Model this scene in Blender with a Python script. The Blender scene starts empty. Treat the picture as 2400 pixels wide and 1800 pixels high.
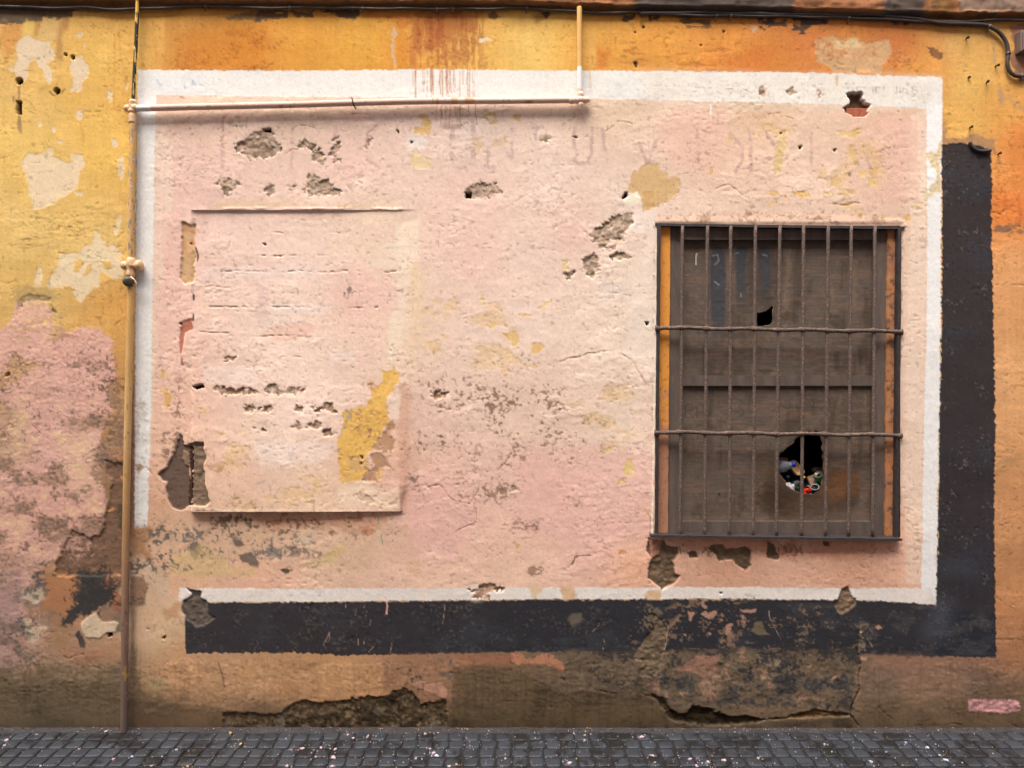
import bpy, bmesh, math, random
import numpy as np
from mathutils import Vector, Matrix

# ------------------------------------------------------------------ frame of reference
# wall plane y = 0 facing -y, ground z = 0. 440 reference units per metre on the wall, wall base at 1707.
S, GY, D = 440.0, 1707.0, 3.6364
CAMZ = (GY - 900) / S
random.seed(7)
RNG = np.random.default_rng(11)
sc = bpy.context.scene
COLL = sc.collection

# ------------------------------------------------------------------ camera
cam = bpy.data.cameras.new("camera")
cam.lens, cam.sensor_width, cam.clip_end = 24.0, 36.0, 500
camo = bpy.data.objects.new("camera", cam)
camo.location = (0, -D, CAMZ)
camo.rotation_euler = (math.radians(90), 0, 0)
COLL.objects.link(camo)
sc.camera = camo

# ------------------------------------------------------------------ sky, sun, exposure
SUN_EL, SUN_AZ = 63.0, 205.0          # azimuth clockwise from +y: behind the camera, a little to its left
w = bpy.data.worlds.new("World"); sc.world = w; w.use_nodes = True
nt = w.node_tree; nt.nodes.clear()
sky = nt.nodes.new("ShaderNodeTexSky"); sky.sky_type = 'NISHITA'; sky.sun_disc = False
sky.sun_elevation = math.radians(SUN_EL); sky.sun_rotation = math.radians(SUN_AZ)
sky.air_density, sky.dust_density, sky.ozone_density = 0.8, 4.0, 0.6
bg = nt.nodes.new("ShaderNodeBackground"); bg.inputs[1].default_value = 0.15
wo = nt.nodes.new("ShaderNodeOutputWorld")
nt.links.new(sky.outputs[0], bg.inputs[0]); nt.links.new(bg.outputs[0], wo.inputs[0])
sl = bpy.data.lights.new("sun", 'SUN'); sl.energy = 1.1; sl.angle = math.radians(54); sl.color = (1, 0.982, 0.955)
so = bpy.data.objects.new("sun", sl); COLL.objects.link(so)
a, e = math.radians(SUN_AZ), math.radians(SUN_EL)
sdir = Vector((math.sin(a) * math.cos(e), math.cos(a) * math.cos(e), math.sin(e)))
so.rotation_euler = sdir.to_track_quat('Z', 'Y').to_euler()
so.location = sdir * 20
sc.view_settings.view_transform = 'Standard'
sc.view_settings.look = 'None'
sc.view_settings.exposure = 1.93
sc.view_settings.gamma = 1.0

# ------------------------------------------------------------------ helpers
def wx(px): return (px - 1200) / S
def wz(py): return (GY - py) / S
def P(px, py, d=0.0):
    """world point that stands d metres in front of the wall and is seen at (px, py)"""
    k = (D - d) / D
    return Vector(((px - 1200) / S * k, -d, CAMZ + (900 - py) / S * k))
def lin1(c):
    c = c / 255.0
    return c / 12.92 if c <= 0.04045 else ((c + 0.055) / 1.055) ** 2.4
def lin(rgb): return tuple(lin1(v) for v in rgb)
LIGHT_Y = [-300, 100, 350, 600, 900, 1200, 1500, 1710]      # light reaching the wall by height (red, green, blue)
LIGHT_C = np.array([(1.33, 1.20, 1.15), (1.30, 1.18, 1.13), (1.18, 1.085, 1.07), (1.08, 0.99, 0.975), (1.01, 0.918, 0.906), (0.97, 0.887, 0.879), (0.88, 0.803, 0.80), (0.82, 0.75, 0.743)])
KA = 0.86
def alb(rgb, y):
    """paint reflectance estimated from the colour noted at height y"""
    r, g, b = rgb; k = np.interp(y, [0, 600, 900, 1400, 1640, 1710], [.98, .985, .965, .905, .87, .87]) if r - b > 90 else 1.0
    rgb = (r * k, g * k, (b + np.interp(y, [1200, 1500], [0.14, 0.24]) * max(0, r - b - 40)) * k)
    return np.clip(np.array([lin1(v) / np.interp(y, LIGHT_Y, LIGHT_C[:, k]) for k, v in enumerate(rgb)]), 0.003, 0.86)

def link(o, parent=None):
    COLL.objects.link(o)
    if parent is not None: o.parent = parent
    return o
def tag(o, label=None, cat=None, group=None, kind=None):
    if label: o["label"] = label
    if cat: o["category"] = cat
    if group: o["group"] = group
    if kind: o["kind"] = kind
    return o
def empty(name, loc=(0, 0, 0)):
    o = bpy.data.objects.new(name, None); o.location = loc; o.empty_display_size = 0.1
    return link(o)
def obj(name, bm, mat, parent=None, smooth=False):
    me = bpy.data.meshes.new(name)
    bm.normal_update(); bm.to_mesh(me); bm.free()
    if smooth: me.polygons.foreach_set("use_smooth", [True] * len(me.polygons))
    for m in (mat if isinstance(mat, (list, tuple)) else [mat]): me.materials.append(m)
    o = bpy.data.objects.new(name, me)
    link(o, parent)
    if parent is not None: o.matrix_parent_inverse = Matrix.Translation(parent.location).inverted()
    return o

class NT:
    def __init__(s, name):
        s.m = bpy.data.materials.new(name); s.m.use_nodes = True
        s.t = s.m.node_tree; s.b = s.t.nodes["Principled BSDF"]
    def n(s, typ, **kw):
        nd = s.t.nodes.new(typ)
        for k, v in kw.items(): setattr(nd, k, v)
        return nd
    def l(s, a, b): s.t.links.new(a, b)
    def noise(s, scale, detail=4, rough=0.6, vec=None, dist=0.0):
        nd = s.n("ShaderNodeTexNoise"); nd.inputs["Scale"].default_value = scale
        nd.inputs["Detail"].default_value = detail; nd.inputs["Roughness"].default_value = rough
        nd.inputs["Distortion"].default_value = dist
        if vec is not None: s.l(vec, nd.inputs["Vector"])
        return nd
    def ramp(s, fac, stops):
        r = s.n("ShaderNodeValToRGB"); el = r.color_ramp.elements
        while len(el) < len(stops): el.new(0.5)
        for e_, (p, c) in zip(el, stops):
            e_.position = p; e_.color = (c[0], c[1], c[2], 1) if hasattr(c, "__len__") else (c, c, c, 1)
        s.l(fac, r.inputs[0]); return r.outputs[0]
    def mix(s, fac, a, b, mode='MIX'):
        m = s.n("ShaderNodeMix", data_type='RGBA', blend_type=mode)
        for v, i in ((fac, 0), (a, 6), (b, 7)):
            if isinstance(v, (int, float)): m.inputs[i].default_value = v
            elif hasattr(v, "__len__"): m.inputs[i].default_value = (v[0], v[1], v[2], 1)
            else: s.l(v, m.inputs[i])
        return m.outputs[2]
    def bump(s, h, strength=0.5, dist=0.002):
        b = s.n("ShaderNodeBump"); b.inputs["Strength"].default_value = strength; b.inputs["Distance"].default_value = dist
        s.l(h, b.inputs["Height"]); s.l(b.outputs[0], s.b.inputs["Normal"]); return b
    def pos(s): return s.n("ShaderNodeNewGeometry").outputs["Position"]

def mat_weathered(name, c1, c2, scale=25, rough=0.75, metal=0.0, spots=None, bump=0.4, spot_at=(0.58, 0.66), aniso=(1, 1, 1)):
    """two-tone worn paint or metal with optional spots of another colour"""
    N = NT(name); mp = N.n("ShaderNodeMapping"); mp.inputs["Scale"].default_value = aniso
    N.l(N.pos(), mp.inputs["Vector"]); v = mp.outputs[0]
    a = N.noise(scale, 6, 0.65, v)
    c = N.mix(N.ramp(a.outputs[0], [(0.35, 0.0), (0.65, 1.0)]), lin(c1), lin(c2))
    if spots:
        b = N.noise(scale * 2.3, 5, 0.7, v)
        c = N.mix(N.ramp(b.outputs[0], [(spot_at[0], 0.0), (spot_at[1], 1.0)]), c, lin(spots))
    N.l(c, N.b.inputs["Base Color"])
    N.b.inputs["Roughness"].default_value = rough; N.b.inputs["Metallic"].default_value = metal
    N.bump(N.noise(scale * 9, 5, 0.7, v).outputs[0], bump, 0.0015)
    return N.m

def mat_attr(name, rough=0.9, grain=0.24, fine=330, bump=0.5, bdist=0.0011):
    """colour from the painted layers of the mesh, broken up by procedural grain"""
    N = NT(name); at = N.n("ShaderNodeAttribute", attribute_name="paint"); p = N.pos()
    n1 = N.noise(fine, 3, 0.7, p); n2 = N.noise(75, 6, 0.75, p)
    g = N.mix(0.5, n1.outputs[0], n2.outputs[0])
    k = N.ramp(g, [(0.30, 1 - grain), (0.42, 1 - grain * 0.25), (0.5, 1.0), (0.68, 1 + grain * 0.6)])
    c = N.mix(1.0, at.outputs["Color"], k, 'MULTIPLY')
    N.l(c, N.b.inputs["Base Color"]); N.b.inputs["Roughness"].default_value = rough
    N.b.inputs["Specular IOR Level"].default_value = 0.12
    N.bump(N.noise(fine * 0.6, 5, 0.75, p).outputs[0], bump, bdist)
    return N.m

def np_mesh(name, V, F, mat, cols=None, parent=None, smooth=True, attr="paint"):
    """mesh object from numpy vertices (n,3) and quads (m,4)"""
    me = bpy.data.meshes.new(name)
    V = np.ascontiguousarray(V, np.float32); F = np.ascontiguousarray(F, np.int32)
    k = F.shape[1]
    me.vertices.add(len(V)); me.vertices.foreach_set("co", V.ravel())
    me.loops.add(F.size); me.loops.foreach_set("vertex_index", F.ravel())
    me.polygons.add(len(F)); me.polygons.foreach_set("loop_start", np.arange(0, F.size, k, dtype=np.int32))
    me.polygons.foreach_set("use_smooth", np.full(len(F), smooth, dtype=bool))
    me.update(calc_edges=True)
    if cols is not None:
        at = me.attributes.new(attr, 'FLOAT_COLOR', 'POINT')
        c4 = np.ones((len(V), 4), np.float32); c4[:, :3] = cols
        at.data.foreach_set("color", c4.ravel())
    for m in (mat if isinstance(mat, (list, tuple)) else [mat]): me.materials.append(m)
    o = link(bpy.data.objects.new(name, me), parent)
    if parent is not None: o.matrix_parent_inverse = Matrix.Translation(parent.location).inverted()
    return o

def box_bm(bm, p0, p1, bevel=0.0, jitter=0.0):
    x0, y0, z0 = p0; x1, y1, z1 = p1
    vs = [bm.verts.new((x, y, z)) for x in (x0, x1) for y in (y0, y1) for z in (z0, z1)]
    fs = [(0, 1, 3, 2), (4, 6, 7, 5), (0, 4, 5, 1), (2, 3, 7, 6), (0, 2, 6, 4), (1, 5, 7, 3)]
    faces = [bm.faces.new([vs[i] for i in f]) for f in fs]
    bm.normal_update()
    if bevel:
        ed = list({e for f in faces for e in f.edges})
        bmesh.ops.bevel(bm, geom=ed, offset=bevel, segments=2, affect='EDGES', profile=0.6)
    return vs

def tube_np(pts, rad, seg=12, jit=0.0, seed=0, caps=True):
    """tube along a polyline; rad a number or one per point. Returns V, F, t (index of ring)"""
    pts = [Vector(p) for p in pts]; n = len(pts); rg = np.random.default_rng(seed)
    r = np.full(n, rad, float) if np.isscalar(rad) else np.array(rad, float)
    V, F = [], []
    up = None
    for i in range(n):
        t = (pts[min(i + 1, n - 1)] - pts[max(i - 1, 0)]).normalized()
        if up is None: up = Vector((0, 1, 0)) if abs(t.y) < 0.9 else Vector((1, 0, 0))
        s = t.cross(up).normalized(); up = s.cross(t).normalized()
        for k in range(seg):
            an = 2 * math.pi * k / seg
            rr = r[i] * (1 + jit * rg.normal())
            V.append(pts[i] + s * math.cos(an) * rr + up * math.sin(an) * rr)
    for i in range(n - 1):
        for k in range(seg):
            k2 = (k + 1) % seg
            F.append((i * seg + k, i * seg + k2, (i + 1) * seg + k2, (i + 1) * seg + k))
    if caps:
        for base, ci in ((0, 0), ((n - 1) * seg, n - 1)):
            c = len(V); V.append(pts[ci])
            for k in range(seg):
                k2 = (k + 1) % seg
                F.append((base + k, base + k2, c, c) if False else (c, base + (k2 if ci == 0 else k), base + (k if ci == 0 else k2), c))
    return np.array([tuple(v) for v in V]), F
def tube(name, pts, rad, mat, parent=None, seg=12, jit=0.0, seed=0, colf=None, smooth=True):
    V, F = tube_np(pts, rad, seg, jit, seed)
    me = bpy.data.meshes.new(name)
    me.from_pydata([tuple(v) for v in V], [], [tuple(dict.fromkeys(f)) for f in F])
    me.polygons.foreach_set("use_smooth", [smooth] * len(me.polygons))
    if colf is not None:
        at = me.attributes.new("paint", 'FLOAT_COLOR', 'POINT')
        c4 = np.ones((len(V), 4), np.float32); c4[:, :3] = np.clip(colf(V[:, 0], V[:, 1], V[:, 2]), .003, .9); at.data.foreach_set("color", c4.ravel())
    me.materials.append(mat)
    o = link(bpy.data.objects.new(name, me), parent)
    if parent is not None: o.matrix_parent_inverse = Matrix.Translation(parent.location).inverted()
    return o
def resample(pts, step):
    """Catmull-Rom through 2-d or 3-d control points"""
    pts = np.array(pts, float); out = []
    for i in range(len(pts) - 1):
        p0, p1, p2, p3 = pts[max(i - 1, 0)], pts[i], pts[i + 1], pts[min(i + 2, len(pts) - 1)]
        n = max(1, int(np.linalg.norm(p2 - p1) / step))
        for k in range(n):
            t = k / n
            out.append(0.5 * ((2 * p1) + (-p0 + p2) * t + (2 * p0 - 5 * p1 + 4 * p2 - p3) * t * t + (-p0 + 3 * p1 - 3 * p2 + p3) * t ** 3))
    out.append(pts[-1]); return np.array(out)

# ================================================================== THE WALL: layers of plaster and paint
def axis(lo, hi, f0, f1, step, coarse):
    a = [f0]
    s = step
    while a[-1] > lo:
        s = min(s * 1.25, coarse); a.append(a[-1] - s)
    b = [f1]; s = step
    while b[-1] < hi:
        s = min(s * 1.25, coarse); b.append(b[-1] + s)
    return np.array(a[:0:-1] + list(np.arange(f0, f1, step)) + b)
STEP = 2.25
gx = axis(-3400, 5800, -40, 2440, STEP, 90).astype(np.float32)
gy = axis(-60, 1732, -30, 1726, STEP, 8).astype(np.float32)
def snap(g, v): g[np.argmin(abs(g - v))] = v
WIN = (1541.0, 529.0, 2110.0, 1259.0)                       # opening of the barred window
PAN = (447.0, 492.0, 944.0, 1197.0)                         # the walled-up window
for v in (WIN[0], WIN[2], PAN[0], PAN[2]): snap(gx, v)
for v in (WIN[1], WIN[3], PAN[1], PAN[3]): snap(gy, v)
NX, NY = len(gx), len(gy)

def vnoise(sx, sy, seed):
    """smooth value noise on the wall grid, about -1..1"""
    R = np.random.default_rng(seed).uniform(-1, 1, (512, 1024)).astype(np.float32)
    def idx(g, s, n):
        t = g / s + 5000.37 + seed * 0.619; i = np.floor(t).astype(int); f = (t - i).astype(np.float32)
        return i % n, (i + 1) % n, f * f * (3 - 2 * f)
    y0, y1, fy = idx(gy, sy, 512); x0, x1, fx = idx(gx, sx, 1024)
    fx = fx[None, :]; fy = fy[:, None]
    a = R[np.ix_(y0, x0)]; a += (R[np.ix_(y0, x1)] - a) * fx
    b = R[np.ix_(y1, x0)]; b += (R[np.ix_(y1, x1)] - b) * fx
    return a + (b - a) * fy
def fbm(sx, sy, oct, seed, gain=0.55):
    o = np.zeros((NY, NX), np.float32); g, t = 1.0, 0.0
    for k in range(oct):
        o += g * vnoise(sx / 2 ** k, sy / 2 ** k, seed + k * 17); t += g * g; g *= gain
    return o / math.sqrt(t) * 1.2
NF = fbm(7, 6, 2, 1)            # fine
NM = fbm(26, 22, 3, 2)          # medium
NL = fbm(110, 90, 4, 3)         # large
NH = fbm(34, 7, 3, 4)           # streaky sideways
NV = fbm(7, 120, 3, 5)          # streaky downwards
NS = fbm(9, 8, 3, 6)            # speckle
NP = fbm(5.5, 5, 2, 16)         # pepper
NXL = fbm(420, 320, 3, 8)
NB = fbm(46, 34, 3, 9)

COL = np.zeros((NY, NX, 3), np.float32)
H = np.zeros((NY, NX), np.float32)
ROUGHEN = np.zeros((NY, NX), np.float32)     # where bare mortar shows, extra relief

def smooth(a, b, x):
    t = np.clip((x - a) / (b - a), 0, 1); return t * t * (3 - 2 * t)
def box(x0, y0, x1, y1):
    return slice(max(0, np.searchsorted(gy, y0)), np.searchsorted(gy, y1)), slice(max(0, np.searchsorted(gx, x0)), np.searchsorted(gx, x1))
def grid(s): return np.meshgrid(gx[s[1]], gy[s[0]])
def sd_poly(pts, X, Y):
    d = np.full(X.shape, 1e9, np.float32); ins = np.zeros(X.shape, bool); n = len(pts)
    for i in range(n):
        ax, ay = pts[i]; bx, by = pts[(i + 1) % n]
        ex, ey = bx - ax, by - ay; L = ex * ex + ey * ey + 1e-9
        t = np.clip(((X - ax) * ex + (Y - ay) * ey) / L, 0, 1)
        d = np.minimum(d, (X - ax - t * ex) ** 2 + (Y - ay - t * ey) ** 2)
        if ay != by:
            c = ((Y < ay) != (Y < by)) & (X < ex * (Y - ay) / ey + ax)
            ins ^= c
    d = np.sqrt(d); d[ins] *= -1
    return d
def sd_line(pts, X, Y):
    d = np.full(X.shape, 1e9, np.float32)
    for (ax, ay), (bx, by) in zip(pts[:-1], pts[1:]):
        ex, ey = bx - ax, by - ay; L = ex * ex + ey * ey + 1e-9
        t = np.clip(((X - ax) * ex + (Y - ay) * ey) / L, 0, 1)
        d = np.minimum(d, (X - ax - t * ex) ** 2 + (Y - ay - t * ey) ** 2)
    return np.sqrt(d)
def rnoise(s, rough, kind):
    if kind == 'm': return rough * (0.4 * NB[s] + 0.6 * NM[s] + 0.4 * NF[s] + 0.2 * NP[s])
    if kind == 'f': return rough * (0.3 * NM[s] + 0.8 * NF[s])
    if kind == 'h': return rough * (0.8 * NH[s] + 0.4 * NF[s])
    if kind == 'v': return rough * (0.8 * NV[s] + 0.3 * NF[s])
    if kind == 'l': return rough * (0.7 * NL[s] + 0.5 * NM[s] + 0.3 * NF[s])
def reg(pts, rough=5.0, soft=1.3, kind='m', grow=0.0):
    xs = [p[0] for p in pts]; ys = [p[1] for p in pts]; m = rough * 2.2 + soft * 2 + 6 + max(grow, 0)
    s = box(min(xs) - m, min(ys) - m, max(xs) + m, max(ys) + m)
    X, Y = grid(s)
    sd = sd_poly(pts, X, Y) - grow + rnoise(s, rough, kind)
    return s, smooth(soft, -soft, sd), sd
def line(pts, width, rough=1.5, soft=1.0, taper=False):
    xs = [p[0] for p in pts]; ys = [p[1] for p in pts]; m = width + rough * 3 + soft * 2 + 4
    s = box(min(xs) - m, min(ys) - m, max(xs) + m, max(ys) + m)
    X, Y = grid(s)
    wob = 2.2 * NM[s] if rough > 1 else 0.0
    sd = sd_line(pts, X + wob, Y + 0.8 * wob) - width / 2 + rough * 0.5 * NF[s]
    return s, smooth(soft, -soft, sd), sd
def cy(s): return float(gy[s[0]].mean()) if len(gy[s[0]]) else 900
def put(r, rgb, op=1.0, var=0.06, y=None):
    s, m = r[0], r[1]
    c = alb(rgb, cy(s) if y is None else y).astype(np.float32)
    k = (1 + var * (0.55 * NM[s] + 0.6 * NF[s]))[..., None]
    a = (m * op)[..., None]
    COL[s] += (c * k - COL[s]) * a
def dig(r, dz):
    H[r[0]] += dz * r[1]
def tint(r, mul, op=1.0):
    a = (r[1] * op)[..., None]
    COL[r[0]] *= 1 + (np.array(mul, np.float32) - 1) * a
def Z(c, r, pts): return [(600 * c + x * 0.27125, 450 * r + y * 0.27125) for x, y in pts]
def Q(x0, y0, sc_, pts): return [(x0 + x * sc_, y0 + y * sc_) for x, y in pts]
def circ(x, y, r, n=10): return [(x + r * math.cos(2 * math.pi * k / n), y + r * math.sin(2 * math.pi * k / n)) for k in range(n)]
def rect(x0, y0, x1, y1): return [(x0, y0), (x1, y0), (x1, y1), (x0, y1)]

# --- kinds of damage
def peel(pts, rgb, rough=4, dz=-0.0022, var=0.05, op=0.96, kind='m', lip=True):
    dz *= 0.4 if dz < 0 else 0.6
    if rgb[0] - rgb[2] > 70 and rgb[0] > 215 and 360 < pts[0][0] < 2170: rgb = (rgb[0] * .975, rgb[1] * .95, rgb[2] * .98)
    r = reg(pts, rough * 1.35, 1.3, kind); r = (r[0], r[1] * (1 - 0.55 * smooth(-9, 0, r[2]) * smooth(0.1, 0.6, NP[r[0]] + .4 * NM[r[0]])), r[2])
    if lip:                                                 # curled paint edge stands a little proud
        s, m, sd = r
        H[s] += 0.0006 * smooth(-.3, .6, NM[s]) * np.exp(-((sd - 2.2) / 1.8) ** 2)
    put(r, rgb, op, var); dig(r, dz); return r
def mortar(pts, rgb=(160, 143, 120), dz=-0.008, rough=6, dark=True):
    s, m, sd = reg(pts, rough * 0.6, 9.0, 'm', 6)                      # loosened coat round the loss: pale, slightly lifted
    put((s, m * smooth(-0.5, 0.5, NB[s] + 0.5 * NP[s])), (238, 210, 188), 0.55, 0.06); H[s] -= 0.0008 * m * smooth(0, .6, NM[s])
    r = reg(pts, rough * 1.35, 1.2, 'm', 1.0); s, m, sd = r
    sd2 = sd + 2.5 * NP[s]; m2 = smooth(1.0, -1.0, sd2)
    ring = smooth(5.5, 1.5, sd2) * (1 - m2) * smooth(-0.2, 0.4, NM[s] + .5 * NF[s])
    put((s, ring), (214, 170, 140), 0.7, 0.1); H[s] -= 0.0014 * ring
    put((s, m2), rgb, 1.0, 0.16); H[s] += dz * 0.7 * m2; ROUGHEN[s] = np.maximum(ROUGHEN[s], m2)
    put((s, m2 * smooth(0.2, 0.8, NP[s] * .9 + 0.3 * NM[s])), (116, 90, 68), 0.6, 0.1)
    put((s, m2 * smooth(0.3, 0.9, -NP[s] * .8 - 0.3 * NB[s])), (206, 182, 158), 0.7, 0.08)
    put((s, m2 * smooth(0.5, 1.0, NB[s] - .4 * NM[s])), (196, 152, 120), 0.6, 0.08)
    ed = m2 * smooth(-4.5, -0.5, sd2) * smooth(-0.3, .3, -NF[s]); put((s, ed), (92, 72, 54), 0.55, 0.05)
def hole(pts, dz=-0.035, rough=1.2, rgb=(38, 30, 26)):
    dz *= 0.7
    r = reg(pts, rough, 1.2, 'f'); put(r, rgb, 1.0, 0.05); dig(r, dz)
def crack(pts, width=1.8, dz=-0.006, rgb=(150, 105, 75), op=0.65):
    s, m, sd = line(resample(pts, 8).tolist(), width * 0.85, 1.6, 1.0); r = (s, m * smooth(-0.9, 0.1, NB[s] + 0.4 * NM[s])); put(r, rgb, op, 0.05); dig(r, dz * 0.5)
def fit(pts, soft, rough, k=0.26):
    xs = [p[0] for p in pts]; ys = [p[1] for p in pts]; q_ = k * min(max(xs) - min(xs), max(ys) - min(ys))
    return min(soft, max(q_, 1.5)), min(rough, max(q_ * 0.9, 1.5))
def speckle(pts, rgb, dens=0.5, op=0.85, soft=25, rough=18, field=None, dz=-0.0004):
    soft, rough = fit(pts, soft, rough); s, m, sd = reg(pts, rough, soft, 'l', soft * 0.5)
    f = 0.7 * NP[s] + 0.5 * NS[s] if field is None else field[s]
    f = 0.85 * f / float(f.std() + 1e-6) + 0.5 * NB[s] / 0.45
    thr = 1.75 - 2.3 * dens
    fm = f + (m - 1) * 1.3; g = m * (0.62 * smooth(thr - 0.1, thr + 0.45, fm) + 0.22 * smooth(thr - 1.1, thr + 0.4, fm))
    put((s, g), rgb, op, 0.1); H[s] += dz * g
def stain(pts, rgb, op=0.5, soft=25, rough=14, kind='l', y=None):
    soft, rough = fit(pts, soft, rough, 0.3); r = reg(pts, rough, soft, kind); put(r, rgb, op, 0.05, y)
def brush(pts, rgb, op=0.9, thr=0.15, soft=14, field=None):
    thr += 0.15
    s, m, sd = reg(pts, 5, soft * 0.5, 'h', 1.5); f = NH[s] if field is None else field[s]
    put((s, m * smooth(-thr, 0.35 - thr, f + (m - 0.7) * 1.6)), rgb, op, 0.08)
def drips(x0, x1, y0, y1, n, rgb, wmin=1.2, wmax=3.0, op=0.7, seed=1, fall=0.5):
    rg = random.Random(seed)
    for k in range(n):
        x = rg.uniform(x0, x1); L = (y1 - y0) * rg.uniform(fall, 1.0); wd = rg.uniform(wmin, wmax)
        r = line([(x, y0 + rg.uniform(-4, 6)), (x + rg.uniform(-2, 2), y0 + L * 0.5), (x + rg.uniform(-3, 3), y0 + L)], wd, 0.8, 0.9)
        put(r, rgb, op * rg.uniform(0.4, 1), 0.05)
def field_from(ctrl, p=2.6):
    """smooth colour field through (x, y, rgb) notes"""
    ux, uy = np.linspace(gx[0], gx[-1], 260), np.linspace(gy[0], gy[-1], 70)
    ux = np.unique(np.concatenate([np.linspace(-60, 2460, 220), ux])); X, Y = np.meshgrid(ux, uy)
    num = np.zeros(X.shape + (3,)); den = np.zeros(X.shape)
    Xc = np.clip(X, -80, 2480)
    for x, y, c in ctrl:
        wgt = 1.0 / (((Xc - x) ** 2 + ((Y - y) * 1.15) ** 2) / 900.0 + 1.0) ** (p / 2)
        num += wgt[..., None] * alb(c, y); den += wgt
    small = num / den[..., None]
    out = np.empty((NY, NX, 3), np.float32)
    for k in range(3):
        t = np.stack([np.interp(gx, ux, small[j, :, k]) for j in range(len(uy))])
        i = np.clip(np.searchsorted(uy, gy) - 1, 0, len(uy) - 2); f = ((gy - uy[i]) / (uy[i + 1] - uy[i]))[:, None]
        out[..., k] = t[i] * (1 - f) + t[i + 1] * f
    return out

# ---------------------------------------------------------------- 1. ochre limewash
base = field_from([
 (60,120,(238,188,95)),(250,150,(240,188,82)),(60,350,(243,198,98)),(250,350,(243,192,84)),(80,560,(228,188,104)),(230,560,(228,186,100)),(100,650,(225,180,92)),(275,720,(220,160,68)),
 (275,900,(200,145,72)),(255,1060,(176,126,68)),(265,1200,(128,96,70)),(120,1450,(150,112,76)),(180,1400,(190,132,75)),(60,1600,(98,82,62)),(220,1600,(100,82,60)),(120,1690,(84,70,54)),
 (340,120,(242,185,82)),(375,120,(240,178,75)),(410,130,(222,148,52)),(470,130,(222,140,36)),(580,110,(228,146,38)),(700,110,(240,165,48)),(850,110,(243,174,52)),(930,120,(238,160,44)),(1000,100,(240,168,62)),
 (1100,120,(250,190,80)),(1250,120,(255,206,100)),(1340,120,(250,190,78)),(1420,130,(240,165,55)),(1550,120,(240,163,54)),(1700,120,(238,154,50)),(1780,140,(230,140,45)),
 (1900,100,(226,134,52)),(2000,160,(235,150,52)),(2100,100,(222,128,52)),(2180,170,(235,158,58)),(2250,100,(238,180,86)),(2270,200,(243,190,88)),(2280,280,(243,185,82)),(2350,260,(238,168,68)),
 (2390,330,(230,138,52)),(2370,480,(225,134,48)),(2370,640,(228,160,88)),(2370,900,(222,160,92)),(2370,1200,(212,148,86)),(2370,1400,(205,140,74)),(2370,1510,(182,124,70)),
 (340,1360,(205,168,130)),(380,1420,(208,172,130)),(340,1480,(206,170,126)),(420,1560,(206,152,92)),(600,1590,(210,158,92)),(800,1580,(210,156,90)),(870,1620,(196,142,82)),(960,1600,(150,112,78)),(1040,1560,(150,108,72)),
 (1150,1620,(108,86,62)),(1300,1600,(104,84,62)),(1450,1640,(94,76,60)),(1600,1600,(112,92,72)),(1750,1620,(120,98,76)),(1900,1600,(126,100,76)),(2050,1600,(116,92,72)),(2150,1590,(124,96,74)),(2280,1600,(114,90,72)),
 (2330,1650,(112,88,68)),(1100,1690,(72,56,42)),(1500,1695,(72,58,44)),(600,1690,(84,66,50)),(2100,1690,(96,78,58)),(350,1690,(88,70,54))])
COL[:] = base
BR = fbm(60, 5, 3, 95); COL *= (1 + 0.05 * NL + 0.03 * NM + 0.03 * NF + 0.035 * NV + 0.035 * BR)[..., None]
edge_ = smooth(-0.04, 0.04, fbm(160, 110, 4, 97) - 0.15); COL *= (1 + edge_[..., None] * np.array([0.015, 0.03, 0.10], np.float32))
H += 0.0030 * NXL + 0.0010 * NL

# ---------------------------------------------------------------- 2. streaks, stains, peeled spots in the ochre
stain(Z(0,0,[(0,190),(190,190),(180,320),(120,450),(60,560),(0,440)]), (222,146,58), 0.7, 8, 8)
stain(Z(0,0,[(530,130),(610,130),(600,230),(550,300),(545,530),(490,500),(490,300)]), (200,145,72), 0.8, 5, 4, 'v')
stain(Z(0,0,[(310,140),(370,140),(345,250),(320,310),(285,300)]), (204,146,66), 0.8, 4, 3, 'v')
stain(Z(0,0,[(370,130),(520,140),(490,330),(440,350),(330,320)]), (232,188,112), 0.6, 6, 5, 'v')
stain(Z(0,0,[(200,200),(300,190),(290,300),(215,300)]), (250,205,90), 0.7, 5, 4)
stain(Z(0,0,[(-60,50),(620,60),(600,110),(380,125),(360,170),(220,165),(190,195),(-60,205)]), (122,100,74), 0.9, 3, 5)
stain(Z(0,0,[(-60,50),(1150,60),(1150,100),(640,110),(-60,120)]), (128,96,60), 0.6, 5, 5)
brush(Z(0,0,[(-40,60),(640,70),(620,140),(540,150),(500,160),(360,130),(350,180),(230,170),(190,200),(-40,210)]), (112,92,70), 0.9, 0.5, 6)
stain(Z(0,0,[(1420,90),(1560,90),(1550,600),(1410,600)]), (222,150,52), 0.55, 2, 2, 'v')
stain(Z(0,0,[(1560,260),(2300,240),(2300,640),(1500,620)]), (222,136,30), 0.45, 14, 10)
speckle(Z(0,0,[(1540,300),(2212,280),(2212,590),(1540,590)]), (190,105,25), 0.42, 0.5, 20, 10, dz=0)
speckle(Z(1,0,[(0,280),(330,330),(300,600),(0,600)]), (178,95,28), 0.5, 0.55, 24, 10, dz=0)
brush(Z(0,0,[(1880,150),(2212,85),(2260,175),(2000,170)]), (105,88,72), 0.75, 0.1, 10)
brush(Z(1,0,[(0,85),(280,85),(270,150),(140,165),(0,185)]), (96,80,66), 0.9, 0.25, 7)
brush(Z(1,0,[(300,90),(500,90),(490,145),(360,150)]), (98,82,66), 0.9, 0.15, 7)
brush(Z(1,0,[(560,90),(890,80),(885,130),(850,165),(700,130)]), (92,78,66), 0.95, 0.35, 6)
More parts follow.
